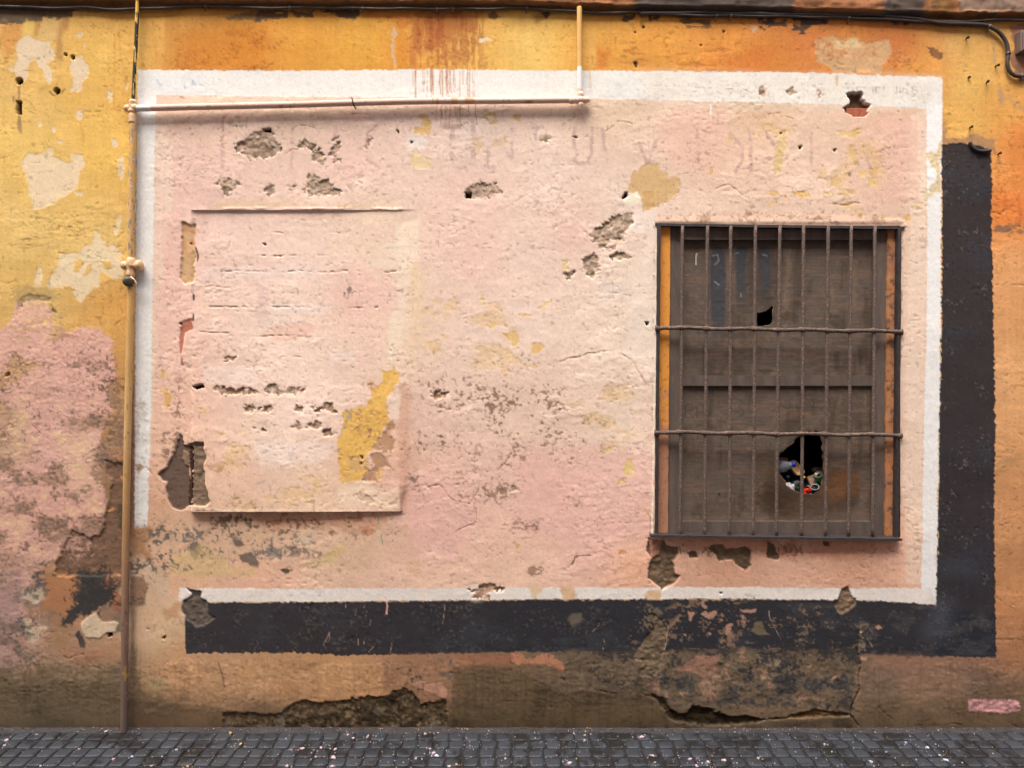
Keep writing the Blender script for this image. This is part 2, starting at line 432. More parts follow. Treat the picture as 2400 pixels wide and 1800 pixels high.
for pts in ([(990,300),(985,950)], [(1020,280),(1040,480),(1095,700)], [(1060,780),(1020,960)], [(700,950),(715,1250)], [(1340,330),(1345,520)]):
    put(line(Z(0,0,pts), 4, 1.5, 3), (226,150,62), 0.45)
stain(Z(1,0,[(930,100),(1350,90),(1330,240),(1240,300),(1200,180),(930,150)]), (226,130,36), 0.7, 7, 7)
stain(Z(1,0,[(1200,280),(1300,300),(1310,600),(1230,600)]), (232,148,36), 0.7, 3, 3, 'v')
stain(Z(1,0,[(1360,90),(1960,90),(1900,250),(1700,330),(1490,420),(1460,250),(1370,560),(1330,560)]), (196,104,44), 0.62, 12, 10, 'v')
speckle(Z(1,0,[(1340,150),(1950,120),(1920,560),(1340,590)]), (170,84,36), 0.62, 0.6, 30, 12, NV, dz=0)
speckle(Z(1,0,[(1480,140),(1900,140),(1850,500),(1500,540)]), (186,96,42), 0.5, 0.55, 22, 12, dz=0)
peel(Z(1,0,[(1160,300),(1190,230),(1215,250),(1220,300),(1190,330),(1185,420),(1210,500),(1215,590),(1190,590),(1175,450)]), (236,200,140), 3)
peel(Z(1,0,[(1920,330),(2030,300),(2065,310),(2060,370),(1990,375),(1920,370)]), (250,222,180), 4)
peel(Z(1,0,[(1995,400),(2040,400),(2035,418),(2000,415)]), (250,222,180), 2)
stain(Z(1,0,[(2000,120),(2070,90),(2100,140),(2060,180),(2010,160)]), (140,98,58), 0.9, 2, 3)
stain(Z(2,0,[(720,380),(850,450),(800,560),(740,590),(720,560)]), (222,128,38), 0.75, 10, 8)
stain(Z(2,0,[(640,250),(730,250),(740,600),(650,600)]), (250,190,86), 0.55, 7, 4, 'v')
stain(Z(2,0,[(150,110),(320,110),(270,190),(190,210)]), (150,92,42), 0.6, 8, 8)
stain(Z(2,0,[(265,110),(320,105),(318,140),(290,170)]), (104,78,50), 0.9, 2, 3)
stain(Z(2,0,[(1640,470),(2212,430),(2212,610),(1600,600)]), (228,128,40), 0.5, 22, 12)
speckle(Z(2,0,[(950,420),(1900,420),(1900,590),(950,590)]), (205,120,48), 0.4, 0.6, 20, 12, NH, dz=-0.001)
brush(Z(2,0,[(950,140),(1060,140),(1040,170),(960,200)]), (84,70,58), 0.9, -0.05, 6, NS)
brush(Z(2,0,[(1180,140),(1270,140),(1260,170),(1190,180)]), (84,70,58), 0.9, -0.05, 6, NS)
brush(Z(2,0,[(1400,140),(1720,150),(1740,250),(1500,240)]), (96,76,62), 0.8, -0.1, 12)
brush(Z(2,0,[(2120,150),(2260,140),(2260,260),(2140,260)]), (92,80,70), 0.95, 0.3, 5, NM)
peel(Z(2,0,[(2060,225),(2100,220),(2130,265),(2100,300),(2055,290)]), (222,192,140), 4)
for c in ((1070,550,12),(1072,575,8),(1065,280,6),(1135,235,8),(1830,270,7),(1632,390,6)):
    x, y = Z(2,0,[(c[0],c[1])])[0]; hole(circ(x, y, c[2]*0.3+1), -0.01, 1.0, (84,70,60))
# right top
brush(Z(3,0,[(0,150),(160,170),(160,230),(0,240)]), (98,80,68), 0.9, 0.1, 8)
brush(Z(3,0,[(220,150),(520,160),(500,200),(380,210),(350,260),(280,290),(215,250)]), (92,76,64), 0.95, 0.35, 5, NM)
brush(Z(3,0,[(1070,185),(1240,205),(1200,225),(1090,215)]), (92,78,70), 0.9, 0.3, 4, NM)
peel(Z(3,0,[(410,360),(480,320),(560,300),(640,350),(740,320),(850,380),(950,350),(1055,340),(1050,460),(1010,540),(970,625),(570,625),(520,570),(420,520),(390,440)]), (232,186,120), 5, -0.0025, 0.12)
speckle(Z(3,0,[(410,350),(900,340),(920,480),(560,510),(400,450)]), (222,140,66), 0.62, 0.8, 16, 8, dz=0.001)
speckle(Z(3,0,[(440,310),(840,330),(840,420),(440,420)]), (245,215,150), 0.42, 0.8, 14, 8, NM, dz=0)
brush(Z(3,0,[(1370,400),(1430,400),(1520,470),(1500,510),(1420,470)]), (120,84,62), 0.9, 0.3, 4, NM)
speckle(Z(3,0,[(1180,480),(1300,480),(1260,610),(1190,610)]), (150,100,60), 0.5, 0.7, 14, 8, dz=0)
speckle(Z(3,0,[(1060,380),(1170,400),(1140,480),(1070,470)]), (160,105,66), 0.45, 0.6, 14, 8, dz=0)
stain(Z(3,0,[(1480,180),(1960,200),(1500,280),(1460,500)]), (226,140,58), 0.5, 18, 10)
stain(Z(3,0,[(2100,230),(2260,200),(2260,700),(2180,720),(2110,640),(2090,500),(2130,420)]), (168,120,90), 0.95, 3, 5)
stain(Z(3,0,[(1985,680),(2020,760),(2060,860),(2000,920),(1985,850)]), (190,150,110), 0.75, 5, 4, 'v')
stain(Z(3,0,[(1940,360),(1955,360),(1975,560),(1950,540)]), (200,160,110), 0.6, 4, 3)
stain(Z(3,0,[(2060,780),(2150,880),(2260,950),(2260,1000),(2130,930)]), (205,155,100), 0.6, 6, 5)
stain(Z(3,0,[(1500,1050),(1530,1060),(1550,1180),(1700,1190),(1780,1140),(1950,1220),(1960,1300),(1900,1290),(1740,1235),(1500,1260)]), (176,134,92), 0.85, 4, 7)
speckle(Z(3,0,[(1940,1250),(2000,1300),(1980,1460),(1940,1460)]), (150,105,70), 0.6, 0.7, 16, 10, dz=0)
stain(Z(3,0,[(2080,1150),(2260,950),(2260,1700),(2100,1700)]), (226,138,52), 0.55, 30, 14)
stain(Z(3,1,[(1950,0),(2260,0),(2260,300),(1950,290)]), (230,130,42), 0.7, 10, 8)
put(line(Z(3,1,[(2050,0),(2060,120)]), 8, 2, 4), (205,105,40), 0.5); put(line(Z(3,1,[(2170,30),(2180,260)]), 9, 2, 4), (205,105,45), 0.6)
brush(Z(3,1,[(1945,290),(2090,290),(2100,330),(1960,350)]), (128,98,80), 0.85, 0.4, 5, NM)
speckle(Z(3,1,[(2060,280),(2260,250),(2260,380),(2080,360)]), (128,92,66), 0.6, 0.8, 14, 8, dz=0)
crack(Z(3,1,[(1960,800),(2060,815),(2130,800),(2230,808)]), 1.6)
crack(Z(3,1,[(1950,180),(2010,190),(2070,150),(2110,110)]), 1.5); crack(Z(3,0,[(1960,1410),(2080,1430),(2212,1430)]), 1.5)
crack(Z(3,0,[(1885,230),(1890,480),(1780,900),(1770,1080)]), 1.2, -0.003, (190,130,70), 0.4)
crack(Z(3,3,[(1990,200),(2060,240),(2140,300)]), 1.5, -0.005, (110,75,50)); crack(Z(3,3,[(1970,555),(2060,550),(2212,548)]), 2.2, -0.008, (95,75,60))
stain(Z(3,2,[(1975,640),(2120,480),(2200,620),(2100,760),(1980,780)]), (196,146,90), 0.4, 8, 8)
# left: cream coat under peeled ochre
CREAM = (236,206,164)
for pts in ([(200,320),(240,295),(330,340),(440,360),(440,400),(485,470),(475,520),(410,550),(440,620),(430,720),(390,650),(370,580),(330,575),(320,520),(270,510),(240,560),(230,700),(170,720),(130,620),(60,600),(130,560),(150,480),(145,400)],
            [(640,470),(700,480),(760,560),(785,610),(760,670),(700,720),(680,790),(610,785),(640,700),(620,640),(600,600),(620,520)],
            [(180,1390),(240,1310),(370,1300),(420,1265),(475,1280),(460,1340),(520,1400),(580,1410),(620,1380),(610,1320),(720,1330),(725,1430),(680,1600),(560,1700),(510,1730),(440,1780),(350,1810),(295,1810),(265,1700),(200,1480)],
            [(915,780),(975,800),(960,890),(930,890)], [(665,960),(700,955),(705,1030),(660,1035)], [(960,1180),(1000,1200),(1020,1270),(985,1270)],
            [(1010,1380),(1060,1360),(1085,1400),(1080,1500),(1045,1545),(1020,1460)], [(490,1210),(545,1215),(550,1235),(510,1240)], [(330,1050),(350,1040),(355,1080),(335,1085)],
            [(285,890),(330,895),(325,940),(300,945)], [(720,370),(745,370),(735,410),(715,410)], [(650,300),(700,280),(715,300),(670,325)], [(1095,720),(1115,720),(1100,770),(1085,765)], [(455,1110),(475,1110),(475,1140),(455,1135)]):
    peel(Z(0,0,pts), CREAM, 3.0, -0.002, 0.03)
for pts in ([(480,545),(560,530),(690,520),(720,470),(800,430),(820,340),(860,370),(910,420),(930,470),(1000,450),(1050,520),(1060,740),(960,740),(880,690),(860,820),(760,880),(700,940),(660,930),(620,820),(560,820),(430,830),(400,800),(460,660),(490,640)],
            [(980,360),(1040,180),(1050,200),(1010,380)], [(330,640),(370,650),(380,740),(360,830),(270,820),(300,740)], [(640,0),(720,0),(700,25),(660,15)]):
    peel(Z(0,1,pts), (230,202,158), 3.5, -0.002, 0.03)
for pts in ([(640,590),(700,570),(720,600),(680,680),(640,680)], [(710,720),(780,620),(790,650),(740,730)], [(870,590),(940,590),(960,640),(930,670)], [(870,680),(960,740),(900,800),(860,800)]):
    peel(Z(0,1,pts), (236,186,92), 2.5, 0.002, 0.04, lip=False)
for pts in ([(800,40),(840,15),(970,20),(1050,80),(1190,95)], [(240,460),(380,465),(430,445)], [(500,530),(640,530),(720,480),(800,440)], [(920,280),(1000,220)], [(470,660),(440,740),(410,820)],
            [(870,670),(960,665),(1040,610)], [(0,770),(60,790),(130,760)], [(1030,980),(1060,940),(1100,930)], [(1040,990),(1050,1100),(1000,1150)]):
    crack(Z(0,1,pts), 1.8, -0.004, (170,115,60), 0.6)
crack(Z(0,0,[(0,1380),(130,1340),(180,1310)]), 1.5, -0.004, (190,130,70))
crack(Z(0,0,[(230,1500),(430,1490),(560,1560),(660,1600)]), 1.1, -0.002, (200,160,120), 0.4)
crack(Z(0,1,[(600,830),(860,930)]), 1.6, -0.003)
speckle(Z(0,1,[(0,250),(900,200),(800,480),(0,500)]), (214,166,84), 0.4, 0.5, 30, 14, NH, dz=-0.001)
for (x, y, r_) in ((168,700,30),(628,492,19),(490,785,26),(565,472,12)):
    hole(Z(0,0,circ(x, y, r_)), -0.04, 1.0)
hole(Z(0,0,[(142,870),(190,875),(188,985),(145,985)]), -0.04, 1.0)
for pts in ([(150,740),(180,740),(170,870),(160,860)], [(110,830),(125,840),(115,890)], [(155,990),(180,990),(185,1150),(150,1120)]):
    stain(Z(0,0,pts), (150,115,80), 0.75, 3, 3)
put(line(Z(0,0,[(430,790),(460,825),(520,810),(555,770)]), 4, 2), (120,80,45), 0.7)

# ---------------------------------------------------------------- 3. the pink field of the painted panel
pinkf = field_from([
 (420,300,(240,204,180)),(450,420,(238,196,180)),(700,280,(240,206,182)),(800,380,(241,202,186)),(1000,330,(241,208,192)),(1100,300,(243,216,202)),(1100,450,(240,202,186)),(1300,400,(242,212,198)),(1450,260,(238,206,174)),(1500,330,(240,206,184)),
 (1650,330,(240,198,170)),(1800,255,(235,196,158)),(1900,310,(238,203,176)),(2100,250,(234,192,160)),(2100,320,(236,188,164)),(2100,420,(236,190,166)),(2150,420,(234,206,178)),(1900,430,(240,206,184)),(1480,500,(241,214,198)),(1350,550,(238,198,182)),
 (1250,600,(241,210,196)),(1450,650,(240,214,196)),(1500,750,(240,216,198)),(1400,800,(240,212,194)),(1250,750,(240,210,195)),(1100,600,(238,198,182)),(1050,700,(239,205,188)),(1150,800,(238,208,192)),
 (400,600,(234,190,172)),(400,800,(232,188,168)),(420,950,(230,184,160)),(400,1100,(220,174,144)),(370,1200,(208,160,126)),(450,1250,(214,172,142)),(600,1280,(214,176,142)),(800,1300,(218,180,150)),(600,1340,(220,168,138)),(440,1350,(215,168,130)),
 (1000,1000,(228,190,172)),(1000,1150,(224,176,160)),(1000,1250,(224,176,160)),(1000,1340,(232,190,162)),(1150,950,(232,198,180)),(1300,1000,(232,198,178)),(1300,1150,(227,178,160)),(1400,1250,(227,178,162)),(1200,1340,(232,190,162)),(1450,1000,(236,207,188)),
 (1450,1150,(230,186,168)),(1500,1340,(222,168,132)),(1700,1340,(221,166,130)),(2000,1330,(222,166,130)),(2130,1300,(226,174,142)),(2145,900,(233,200,180)),(2145,1100,(230,194,172)),(2140,650,(236,203,180)),
 (550,550,(240,206,192)),(700,620,(241,210,196)),(600,690,(237,202,185)),(650,760,(241,212,196)),(850,700,(236,190,172)),(700,860,(240,209,192)),(700,960,(238,206,192)),(650,1040,(232,202,184)),(560,1120,(224,184,158)),(750,1160,(222,186,156)),(900,560,(240,212,186)),(905,800,(238,208,180)),(970,650,(238,206,182)),(940,1050,(222,176,148))])
pr = reg([(325,200),(1000,195),(2195,210),(2195,700),(2190,1395),(400,1400),(395,1345),(330,1300),(318,1230),(322,700)], 3.0, 1.6, 'm')
s = pr[0]
pk = pinkf[s] * np.array([0.99, 0.965, 0.905], np.float32) * (1 + 0.03 * NL[s] + 0.025 * NM[s] + 0.035 * NF[s])[..., None]
COL[s] += (pk - COL[s]) * pr[1][..., None]
# trowelled relief in the pink plaster
H[s] += pr[1] * (0.0002 * NB[s] + 0.0002 * NM[s] + 0.0003 * fbm(12, 9, 2, 40)[s] + 0.0005 * smooth(0.1, 0.9, NL[s]) * fbm(16, 8, 2, 43)[s])
PEACH = (236,202,170)
def wash(pts, rgb, op=0.55, soft=2.5, rough=4, kind='m'): put(reg(pts, rough, soft, kind), rgb, op, 0.03)
wash(rect(362,232,2172,262), PEACH, 0.55, 4, 4)
for pts in ([(330,262),(410,270),(405,480),(390,560),(380,700),(355,1000),(345,1200),(325,1200)], [(2135,270),(2172,262),(2166,900),(2160,1370),(2120,1370),(2125,900)]):
    wash(pts, (236,206,180), 0.6, 4, 5)
SAL = (237,198,175)
wash(Q(1250,160,.452,[(610,270),(690,265),(800,205),(1000,205),(1000,250),(1010,300),(960,420),(960,560),(800,520),(680,480),(640,400),(660,330)]), (239,192,164), 0.6)
wash(Q(1250,160,.452,[(1810,240),(1990,270),(2000,700),(1780,700),(1790,540),(1800,400)]), (237,190,162), 0.65)
wash(Q(1250,160,.452,[(1700,330),(1820,340),(1800,420),(1690,400)]), (238,194,168), 0.5)
wash(Z(0,0,[(1440,1230),(1500,1130),(1620,1110),(1790,1100),(1900,1300),(1850,1500),(1700,1640),(1480,1400)]), (238,198,174), 0.5)
wash(Z(0,0,[(1390,1150),(1640,1000),(1660,1010),(1420,1190)]), (236,184,156), 0.6, 2, 2)
wash(Z(0,1,[(1390,160),(1560,180),(1560,760),(1600,800),(1660,1080),(1500,1250),(1340,1200),(1340,850),(1420,750)]), (235,188,164), 0.55)
wash(Z(1,1,[(1440,200),(1900,150),(2100,250),(2080,500),(1900,680),(1420,690),(1400,450)]), SAL, 0.5)
wash(Z(1,1,[(850,270),(1200,290),(1200,440),(1050,430),(900,380)]), (238,198,175), 0.55)
wash(Z(1,1,[(750,650),(1130,660),(1210,720),(1200,1000),(1150,1080),(1150,1300),(1130,1540),(850,1480),(850,1300),(700,1200),(900,1000),(800,800)]), (238,196,174), 0.5, 5, 7)
wash(Z(1,1,[(60,1260),(70,1200),(160,1150),(420,1140),(500,1170),(480,1230),(330,1280),(200,1290)]), (236,186,160), 0.65)
for pts in ([(0,0),(360,0),(340,60),(0,80)], [(700,80),(1160,60),(1170,250),(760,260)]):
    pass
LAV = (233,208,196)
for pts in (Z(1,2,[(0,510),(690,510),(680,570),(560,690),(60,700),(20,600)]), Z(1,1,[(0,660),(520,640),(520,760),(250,740),(0,780)]), Z(1,1,[(100,960),(660,940),(640,1050),(160,1060)]),
            Z(1,1,[(640,1360),(860,1360),(850,1480),(640,1470)]), Z(0,1,[(1720,640),(2212,640),(2212,760),(1730,780)]), Z(0,1,[(1760,1500),(2212,1500),(2212,1659),(1760,1659)]), Z(2,1,[(750,760),(1030,800),(1020,920),(760,900)])):
    wash(pts, LAV, 0.42, 2.5, 4, 'h')
wash(Z(1,1,[(0,780),(90,820),(110,1100),(0,1120)]), (214,178,168), 0.5, 6, 6)
wash(Z(1,1,[(1220,300),(1410,220),(1400,600),(1340,660),(1300,900),(1330,1200),(1150,1500),(1140,1100),(1220,1000),(1210,650),(960,640),(960,600),(1180,560),(1110,470),(1210,440)]), (241,216,188), 0.6, 4, 5)
wash(Z(1,1,[(1340,620),(1405,600),(1430,820),(1440,1270),(1530,1280),(1530,1330),(1400,1310),(1360,1500),(1330,1500),(1330,900)]), (236,202,162), 0.75, 2, 3)
wash(Z(1,1,[(1280,1000),(1400,1000),(1390,1659),(1260,1659)]), (232,196,164), 0.45, 6, 5)
wash(Z(1,2,[(1240,0),(1330,0),(1320,700),(1300,1080),(1240,1050)]), (208,156,122), 0.6, 6, 4, 'v')
wash(Z(1,2,[(1040,800),(1230,650),(1320,600),(1310,1000),(1230,1090),(1020,880)]), (212,162,132), 0.5, 12, 8)
wash(Z(2,2,[(0,520),(450,540),(800,520),(1180,560),(1200,900),(1150,1300),(600,1330),(0,1250)]), (228,176,158), 0.45, 12, 10)
wash(Z(2,1,[(1040,700),(1240,200),(1240,1640),(1000,1400)]), (241,218,200), 0.5, 14, 10)
wash(Z(2,1,[(1030,130),(1230,130),(1240,320),(1060,360)]), (242,220,204), 0.5, 8, 6)
wash(Z(1,2,[(1400,950),(1800,1010),(1900,1160),(1700,1500),(1350,1520),(1340,1100)]), (224,170,154), 0.45, 10, 10)
# grime on the pink near the ground
stain([(330,1190),(420,1210),(800,1205),(960,1230),(1000,1300),(760,1330),(430,1300),(330,1290)], (206,166,128), 0.4, 25, 18)

# ---------------------------------------------------------------- 4. white border and black drop shadow
Wt = (246,236,228)
white = [ [(323,163),(700,166),(1000,162),(1500,167),(1850,169),(2203,181),(2209,187),(2209,260),(2172,254),(1900,242),(1600,236),(1300,229),(1000,228),(700,227),(366,223),(366,240),(321,240)],
          [(322,230),(365,225),(362,400),(358,650),(355,900),(350,1100),(346,1236),(316,1240),(316,1000),(318,700)],
          [(2172,245),(2209,245),(2208,320),(2207,600),(2206,800),(2203,1000),(2200,1200),(2194,1416),(2158,1400),(2163,1150),(2168,900),(2173,700),(2172,450)],
          [(420,1379),(800,1379),(1300,1377),(1700,1376),(2160,1378),(2180,1380),(2194,1418),(2100,1411),(2000,1407),(1700,1404),(1300,1405),(1000,1408),(750,1410),(480,1412),(419,1410)] ]
for i, p_ in enumerate(white):
    r = reg(p_, 2.0, 1.1, 'f'); s = r[0]
    put(r, ((247,237,225), (235,226,218), (235,226,219), (220,205,194))[i], 0.985, 0.025, (200, 700, 850, 1390)[i]); dig(r, 0.0002)
    H[s] += 0 * NF[s]
wash([(1500,170),(2200,182),(2170,250),(1500,234)], (246,226,202), 0.55, 20, 6)
wash([(350,175),(480,175),(480,215),(350,215)], (236,236,234), 0.35, 10, 6)
speckle([(315,900),(352,900),(348,1240),(314,1240)], (170,150,130), 0.45, 0.55, 10, 6, dz=0)
put(reg(Z(0,2,[(1140,0),(1170,0),(1165,500),(1180,700),(1150,1100),(1130,1300),(1120,800)]), 3, 2, 'v'), (150,105,85), 0.7)
BK = (41,41,46)
black = [ [(2206,338),(2260,335),(2300,343),(2324,352),(2325,470),(2326,620),(2330,800),(2333,1000),(2330,1200),(2332,1400),(2333,1541),(2194,1535),(2194,1416),(2198,1200),(2203,900),(2207,600)],
          [(430,1412),(750,1410),(1000,1408),(1300,1405),(1700,1404),(2000,1407),(2150,1414),(2200,1418),(2333,1440),(2333,1541),(2150,1538),(2000,1533),(1800,1532),(1500,1527),(1200,1528),(1000,1533),(800,1536),(700,1529),(437,1531)] ]
for i, p_ in enumerate(black):
    r = reg(p_, 3.0, 1.0, 'h' if i == 0 else 'v'); s = r[0]
    put(r, BK, 0.97, 0.08, 900 if i == 0 else 1470); dig(r, 0.0002)
    H[s] += r[1] * 0.0002 * NB[s]
s, m, sd = reg([(437,1415),(2190,1415),(2330,1440),(2330,1536),(437,1530)], 3, 4)
put((s, m * smooth(0.15, 1.0, NL[s] + .5 * NH[s])), (60,60,64), 0.45, 0.08); put((s, m * smooth(0.65, 1.1, NP[s] + .5 * NB[s])), (98,86,76), 0.40, 0.1)
put((s, m * smooth(1700, 2000, gx[s[1]])[None, :] * smooth(0.0, .8, NB[s] + .5 * NH[s])), (74,68,66), 0.45, 0.1)
s, m, sd = reg([(2210,345),(2320,352),(2328,1430),(2200,1430)], 3, 4)
put((s, m * smooth(0.1, 1.0, NL[s] + .5 * NV[s])), (56,57,63), 0.4, 0.06); put((s, m * smooth(0.9, 1.25, NP[s] + .5 * NB[s])), (120,108,98), 0.35, 0.1)
put(reg(Z(3,3,[(1480,180),(1600,190),(1560,500),(1350,560),(1330,420)]), 14, 28, 'l'), (84,84,92), 0.35)
put(reg(Z(3,2,[(1480,1500),(1700,1500),(1900,1659),(1500,1659)]), 10, 20, 'l'), (70,74,82), 0.3)
# ochre showing along the edge between white and black
for pts in ([(2207,440),(2206,700),(2203,900)], [(2201,950),(2199,1150),(2197,1300)]):
    s, m, sd = line(pts, 3, 2, 1); put((s, m * smooth(-0.3, 0.4, NS[s])), (240,190,110), 0.8)
s, m, sd = line([(480,1412),(900,1409),(1300,1405),(1800,1405)], 3, 2, 1); put((s, m * smooth(0.0, 0.6, NS[s])), (226,180,110), 0.8)
# peeled ends of the white border on the right
peel(Z(3,0,[(1470,1250),(1505,1200),(1500,1480),(1495,1659),(1380,1659),(1400,1600),(1440,1590),(1465,1540),(1410,1420),(1390,1380),(1370,1330),(1460,1320)]), (232,202,152), 3, -0.0015)
peel(Z(3,1,[(1310,0),(1450,0),(1400,40),(1370,100),(1330,50)]), (230,210,166), 3, -0.0012)
peel(Z(3,0,[(580,640),(610,650),(605,720),(590,770)]), (238,206,150), 3, -0.001)
# lower right end of the left stripe fades into grime
stain(Z(0,2,[(1150,1250),(1290,1240),(1290,1500),(1140,1480)]), (176,124,72), 0.8, 10, 10)

# ---------------------------------------------------------------- 5. flakes, plaster loss, specks
YF = (242,200,112)
for c, r_, pts, col in (
 (1,0,[(1390,1000),(1480,990),(1500,1040),(1520,1060),(1510,1150),(1490,1190),(1400,1160),(1350,1120),(1420,1080),(1440,1040)], YF),
 (1,0,[(1340,1300),(1400,1290),(1440,1340),(1510,1390),(1505,1450),(1420,1470),(1340,1440)], (243,216,156)),
 (1,0,[(1960,1000),(2050,960),(2075,980),(2070,1030),(2110,1070),(2040,1090),(1960,1030)], YF),
 (2,0,[(0,1000),(40,975),(80,1000),(70,1040),(0,1060)], (243,198,104)),
 (2,0,[(1860,1180),(1880,1155),(1910,1210),(1865,1210)], (243,196,84)),
 (2,0,[(1040,1470),(1100,1470),(1150,1420),(1280,1420),(1300,1500),(1340,1500),(1360,1540),(1440,1520),(1450,1600),(1440,1700),(1200,1800),(1130,1830),(1110,1720),(990,1659),(1020,1560)], (226,188,118)),
 (2,0,[(1710,1440),(1745,1440),(1750,1500),(1705,1505)], (228,188,110)),
 (2,1,[(1120,0),(1220,0),(1250,90),(1200,150),(1140,130)], (222,180,108)),
 (2,1,[(430,580),(510,580),(480,630),(530,680),(440,680),(410,640)], (243,214,140)),
 (2,1,[(260,970),(310,930),(350,920),(370,950),(320,970),(290,1010),(260,1030),(240,1000)], (242,210,136)),
 (2,1,[(350,1010),(420,1000),(440,1010),(380,1030)], (243,200,104)), (2,1,[(40,1065),(130,1050),(160,1070),(90,1080)], (243,200,104)),
 (2,1,[(0,1205),(45,1210),(50,1280),(75,1300),(0,1330)], YF), (2,1,[(180,1310),(250,1300),(285,1340),(220,1390),(165,1390)], YF),
 (1,1,[(1940,910),(1960,900),(1980,980),(1960,980)], (240,206,124)), (1,1,[(2040,1110),(2080,1130),(2050,1180),(2020,1170)], (240,206,124)), (1,1,[(2120,1215),(2212,1205),(2212,1290),(2160,1250)], YF),
 (1,1,[(1600,1240),(1690,1220),(1660,1250)], YF), (1,1,[(1470,1170),(1490,1170),(1480,1200)], YF),
 (1,1,[(1090,1550),(1160,1550),(1190,1510),(1210,1550),(1250,1560),(1230,1659),(1100,1659)], (243,194,80)),
 (1,2,[(1100,0),(1210,0),(1160,80),(1140,140),(1150,240),(1170,300),(1130,360),(1060,470),(1000,560),(960,650),(980,760),(870,830),(725,860),(720,600),(700,500),(740,400),(770,330),(760,240),(950,190),(980,130),(1010,110),(990,50)], (243,192,78)),
 (1,2,[(1040,720),(1110,740),(1080,810),(1050,830)], (240,190,84)),
 (2,2,[(960,690),(1000,640),(1040,650),(1060,740),(1070,790),(980,800)], (240,206,124)), (2,2,[(780,560),(870,540),(860,590),(820,610)], (238,204,128)), (2,2,[(920,830),(960,820),(985,850),(920,855)], (236,190,96)),
 (2,2,[(1010,970),(1050,1000),(1040,1005)], (236,170,80)), (2,2,[(1075,1000),(1105,990),(1100,1012)], (222,156,80)), (2,2,[(1150,1080),(1180,1090),(1185,1140),(1165,1130)], (228,180,100)),
 (2,2,[(915,1455),(960,1440),(985,1460),(950,1480)], (228,160,80)), (2,2,[(30,1395),(60,1390),(60,1420),(35,1420)], (228,190,100)), (2,2,[(75,1160),(100,1165),(95,1180)], (228,190,100)),
 (0,1,[(1390,1550),(1420,1520),(1435,1560),(1420,1610),(1395,1600)], (236,190,96)), (0,2,[(1390,50),(1450,40),(1460,100),(1490,120),(1450,200),(1410,200),(1430,120)], (234,184,92)), (0,2,[(1710,140),(1740,180),(1800,220),(1790,260),(1740,240),(1715,190)], (234,190,110)),
 (3,0,[(110,1130),(165,1120),(150,1250),(105,1500),(40,1520),(60,1290),(100,1220)], (236,204,132)), (3,0,[(600,1130),(700,1150),(800,1110),(760,1190),(640,1180)], (238,204,120)), (3,0,[(690,1260),(760,1250),(765,1420),(740,1440),(680,1330)], (238,204,128)),
 (3,0,[(870,1460),(940,1450),(945,1510),(880,1520)], (243,198,92)), (3,0,[(860,1540),(940,1530),(940,1610),(870,1600)], (241,206,124)), (3,0,[(790,1490),(840,1470),(845,1520),(800,1525)], (241,206,124)), (3,0,[(540,1540),(600,1510),(630,1550),(580,1620),(540,1610)], (236,196,120)),
 (3,1,[(200,0),(340,0),(345,40),(280,50)], (238,190,90)), (3,1,[(480,0),(570,0),(560,30),(490,30)], (240,206,124)), (3,1,[(1180,200),(1230,190),(1220,240),(1195,240)], (240,190,84)), (3,1,[(120,30),(170,35),(150,55)], (236,176,80)), (3,1,[(20,0),(90,10),(80,40),(30,30)], (236,196,110))):
    peel(Z(c, r_, pts), col, 3.2, -0.0018, 0.05)
put(reg(Z(1,0,[(1995,1010),(2050,1000),(2060,1030),(2020,1060)]), 2, 1.2), (246,222,200), 1); dig(reg(Z(1,0,[(1995,1010),(2050,1000),(2060,1030),(2020,1060)]), 2, 1.2), 0.002)
put(reg(Z(2,1,[(960,60),(1010,20),(1080,0),(1115,40),(1110,90),(1040,120),(970,110)]), 3, 1.5), (243,228,200), 0.95)
put(reg(Z(1,0,[(1340,1170),(1470,1180),(1480,1230),(1440,1290),(1330,1310),(1290,1230)]), 4, 3), (245,226,210), 0.85)
for pts, d_ in ((Q(1250,160,.452,[(1180,300),(1320,320),(1330,560),(1240,560),(1260,400)]), .5), (Q(1250,160,.452,[(1340,400),(1800,400),(1790,700),(1380,700)]), .42), (Z(1,1,[(1880,1000),(2090,1000),(2212,1400),(2212,1659),(1900,1500)]), .55),
               (Z(2,1,[(0,1400),(300,1450),(250,1659),(0,1659)]), .42), (Z(2,2,[(500,0),(1000,0),(1000,480),(520,500)]), .42), (Z(3,1,[(0,0),(900,0),(1350,100),(1300,240),(0,220)]), .36), (Z(1,0,[(1890,1180),(2120,1180),(2060,1320),(1900,1300)]), .45),
               (Z(1,1,[(1450,950),(1700,950),(1660,1400),(1430,1300)]), .36), (Z(1,2,[(0,760),(700,700),(720,1050),(0,1060)]), .40), (Z(0,2,[(1780,350),(2212,350),(2150,1060),(1800,1000)]), .40)):
    speckle(pts, (233,190,120), d_, 0.6, 30, 16, NB, dz=-0.0008)
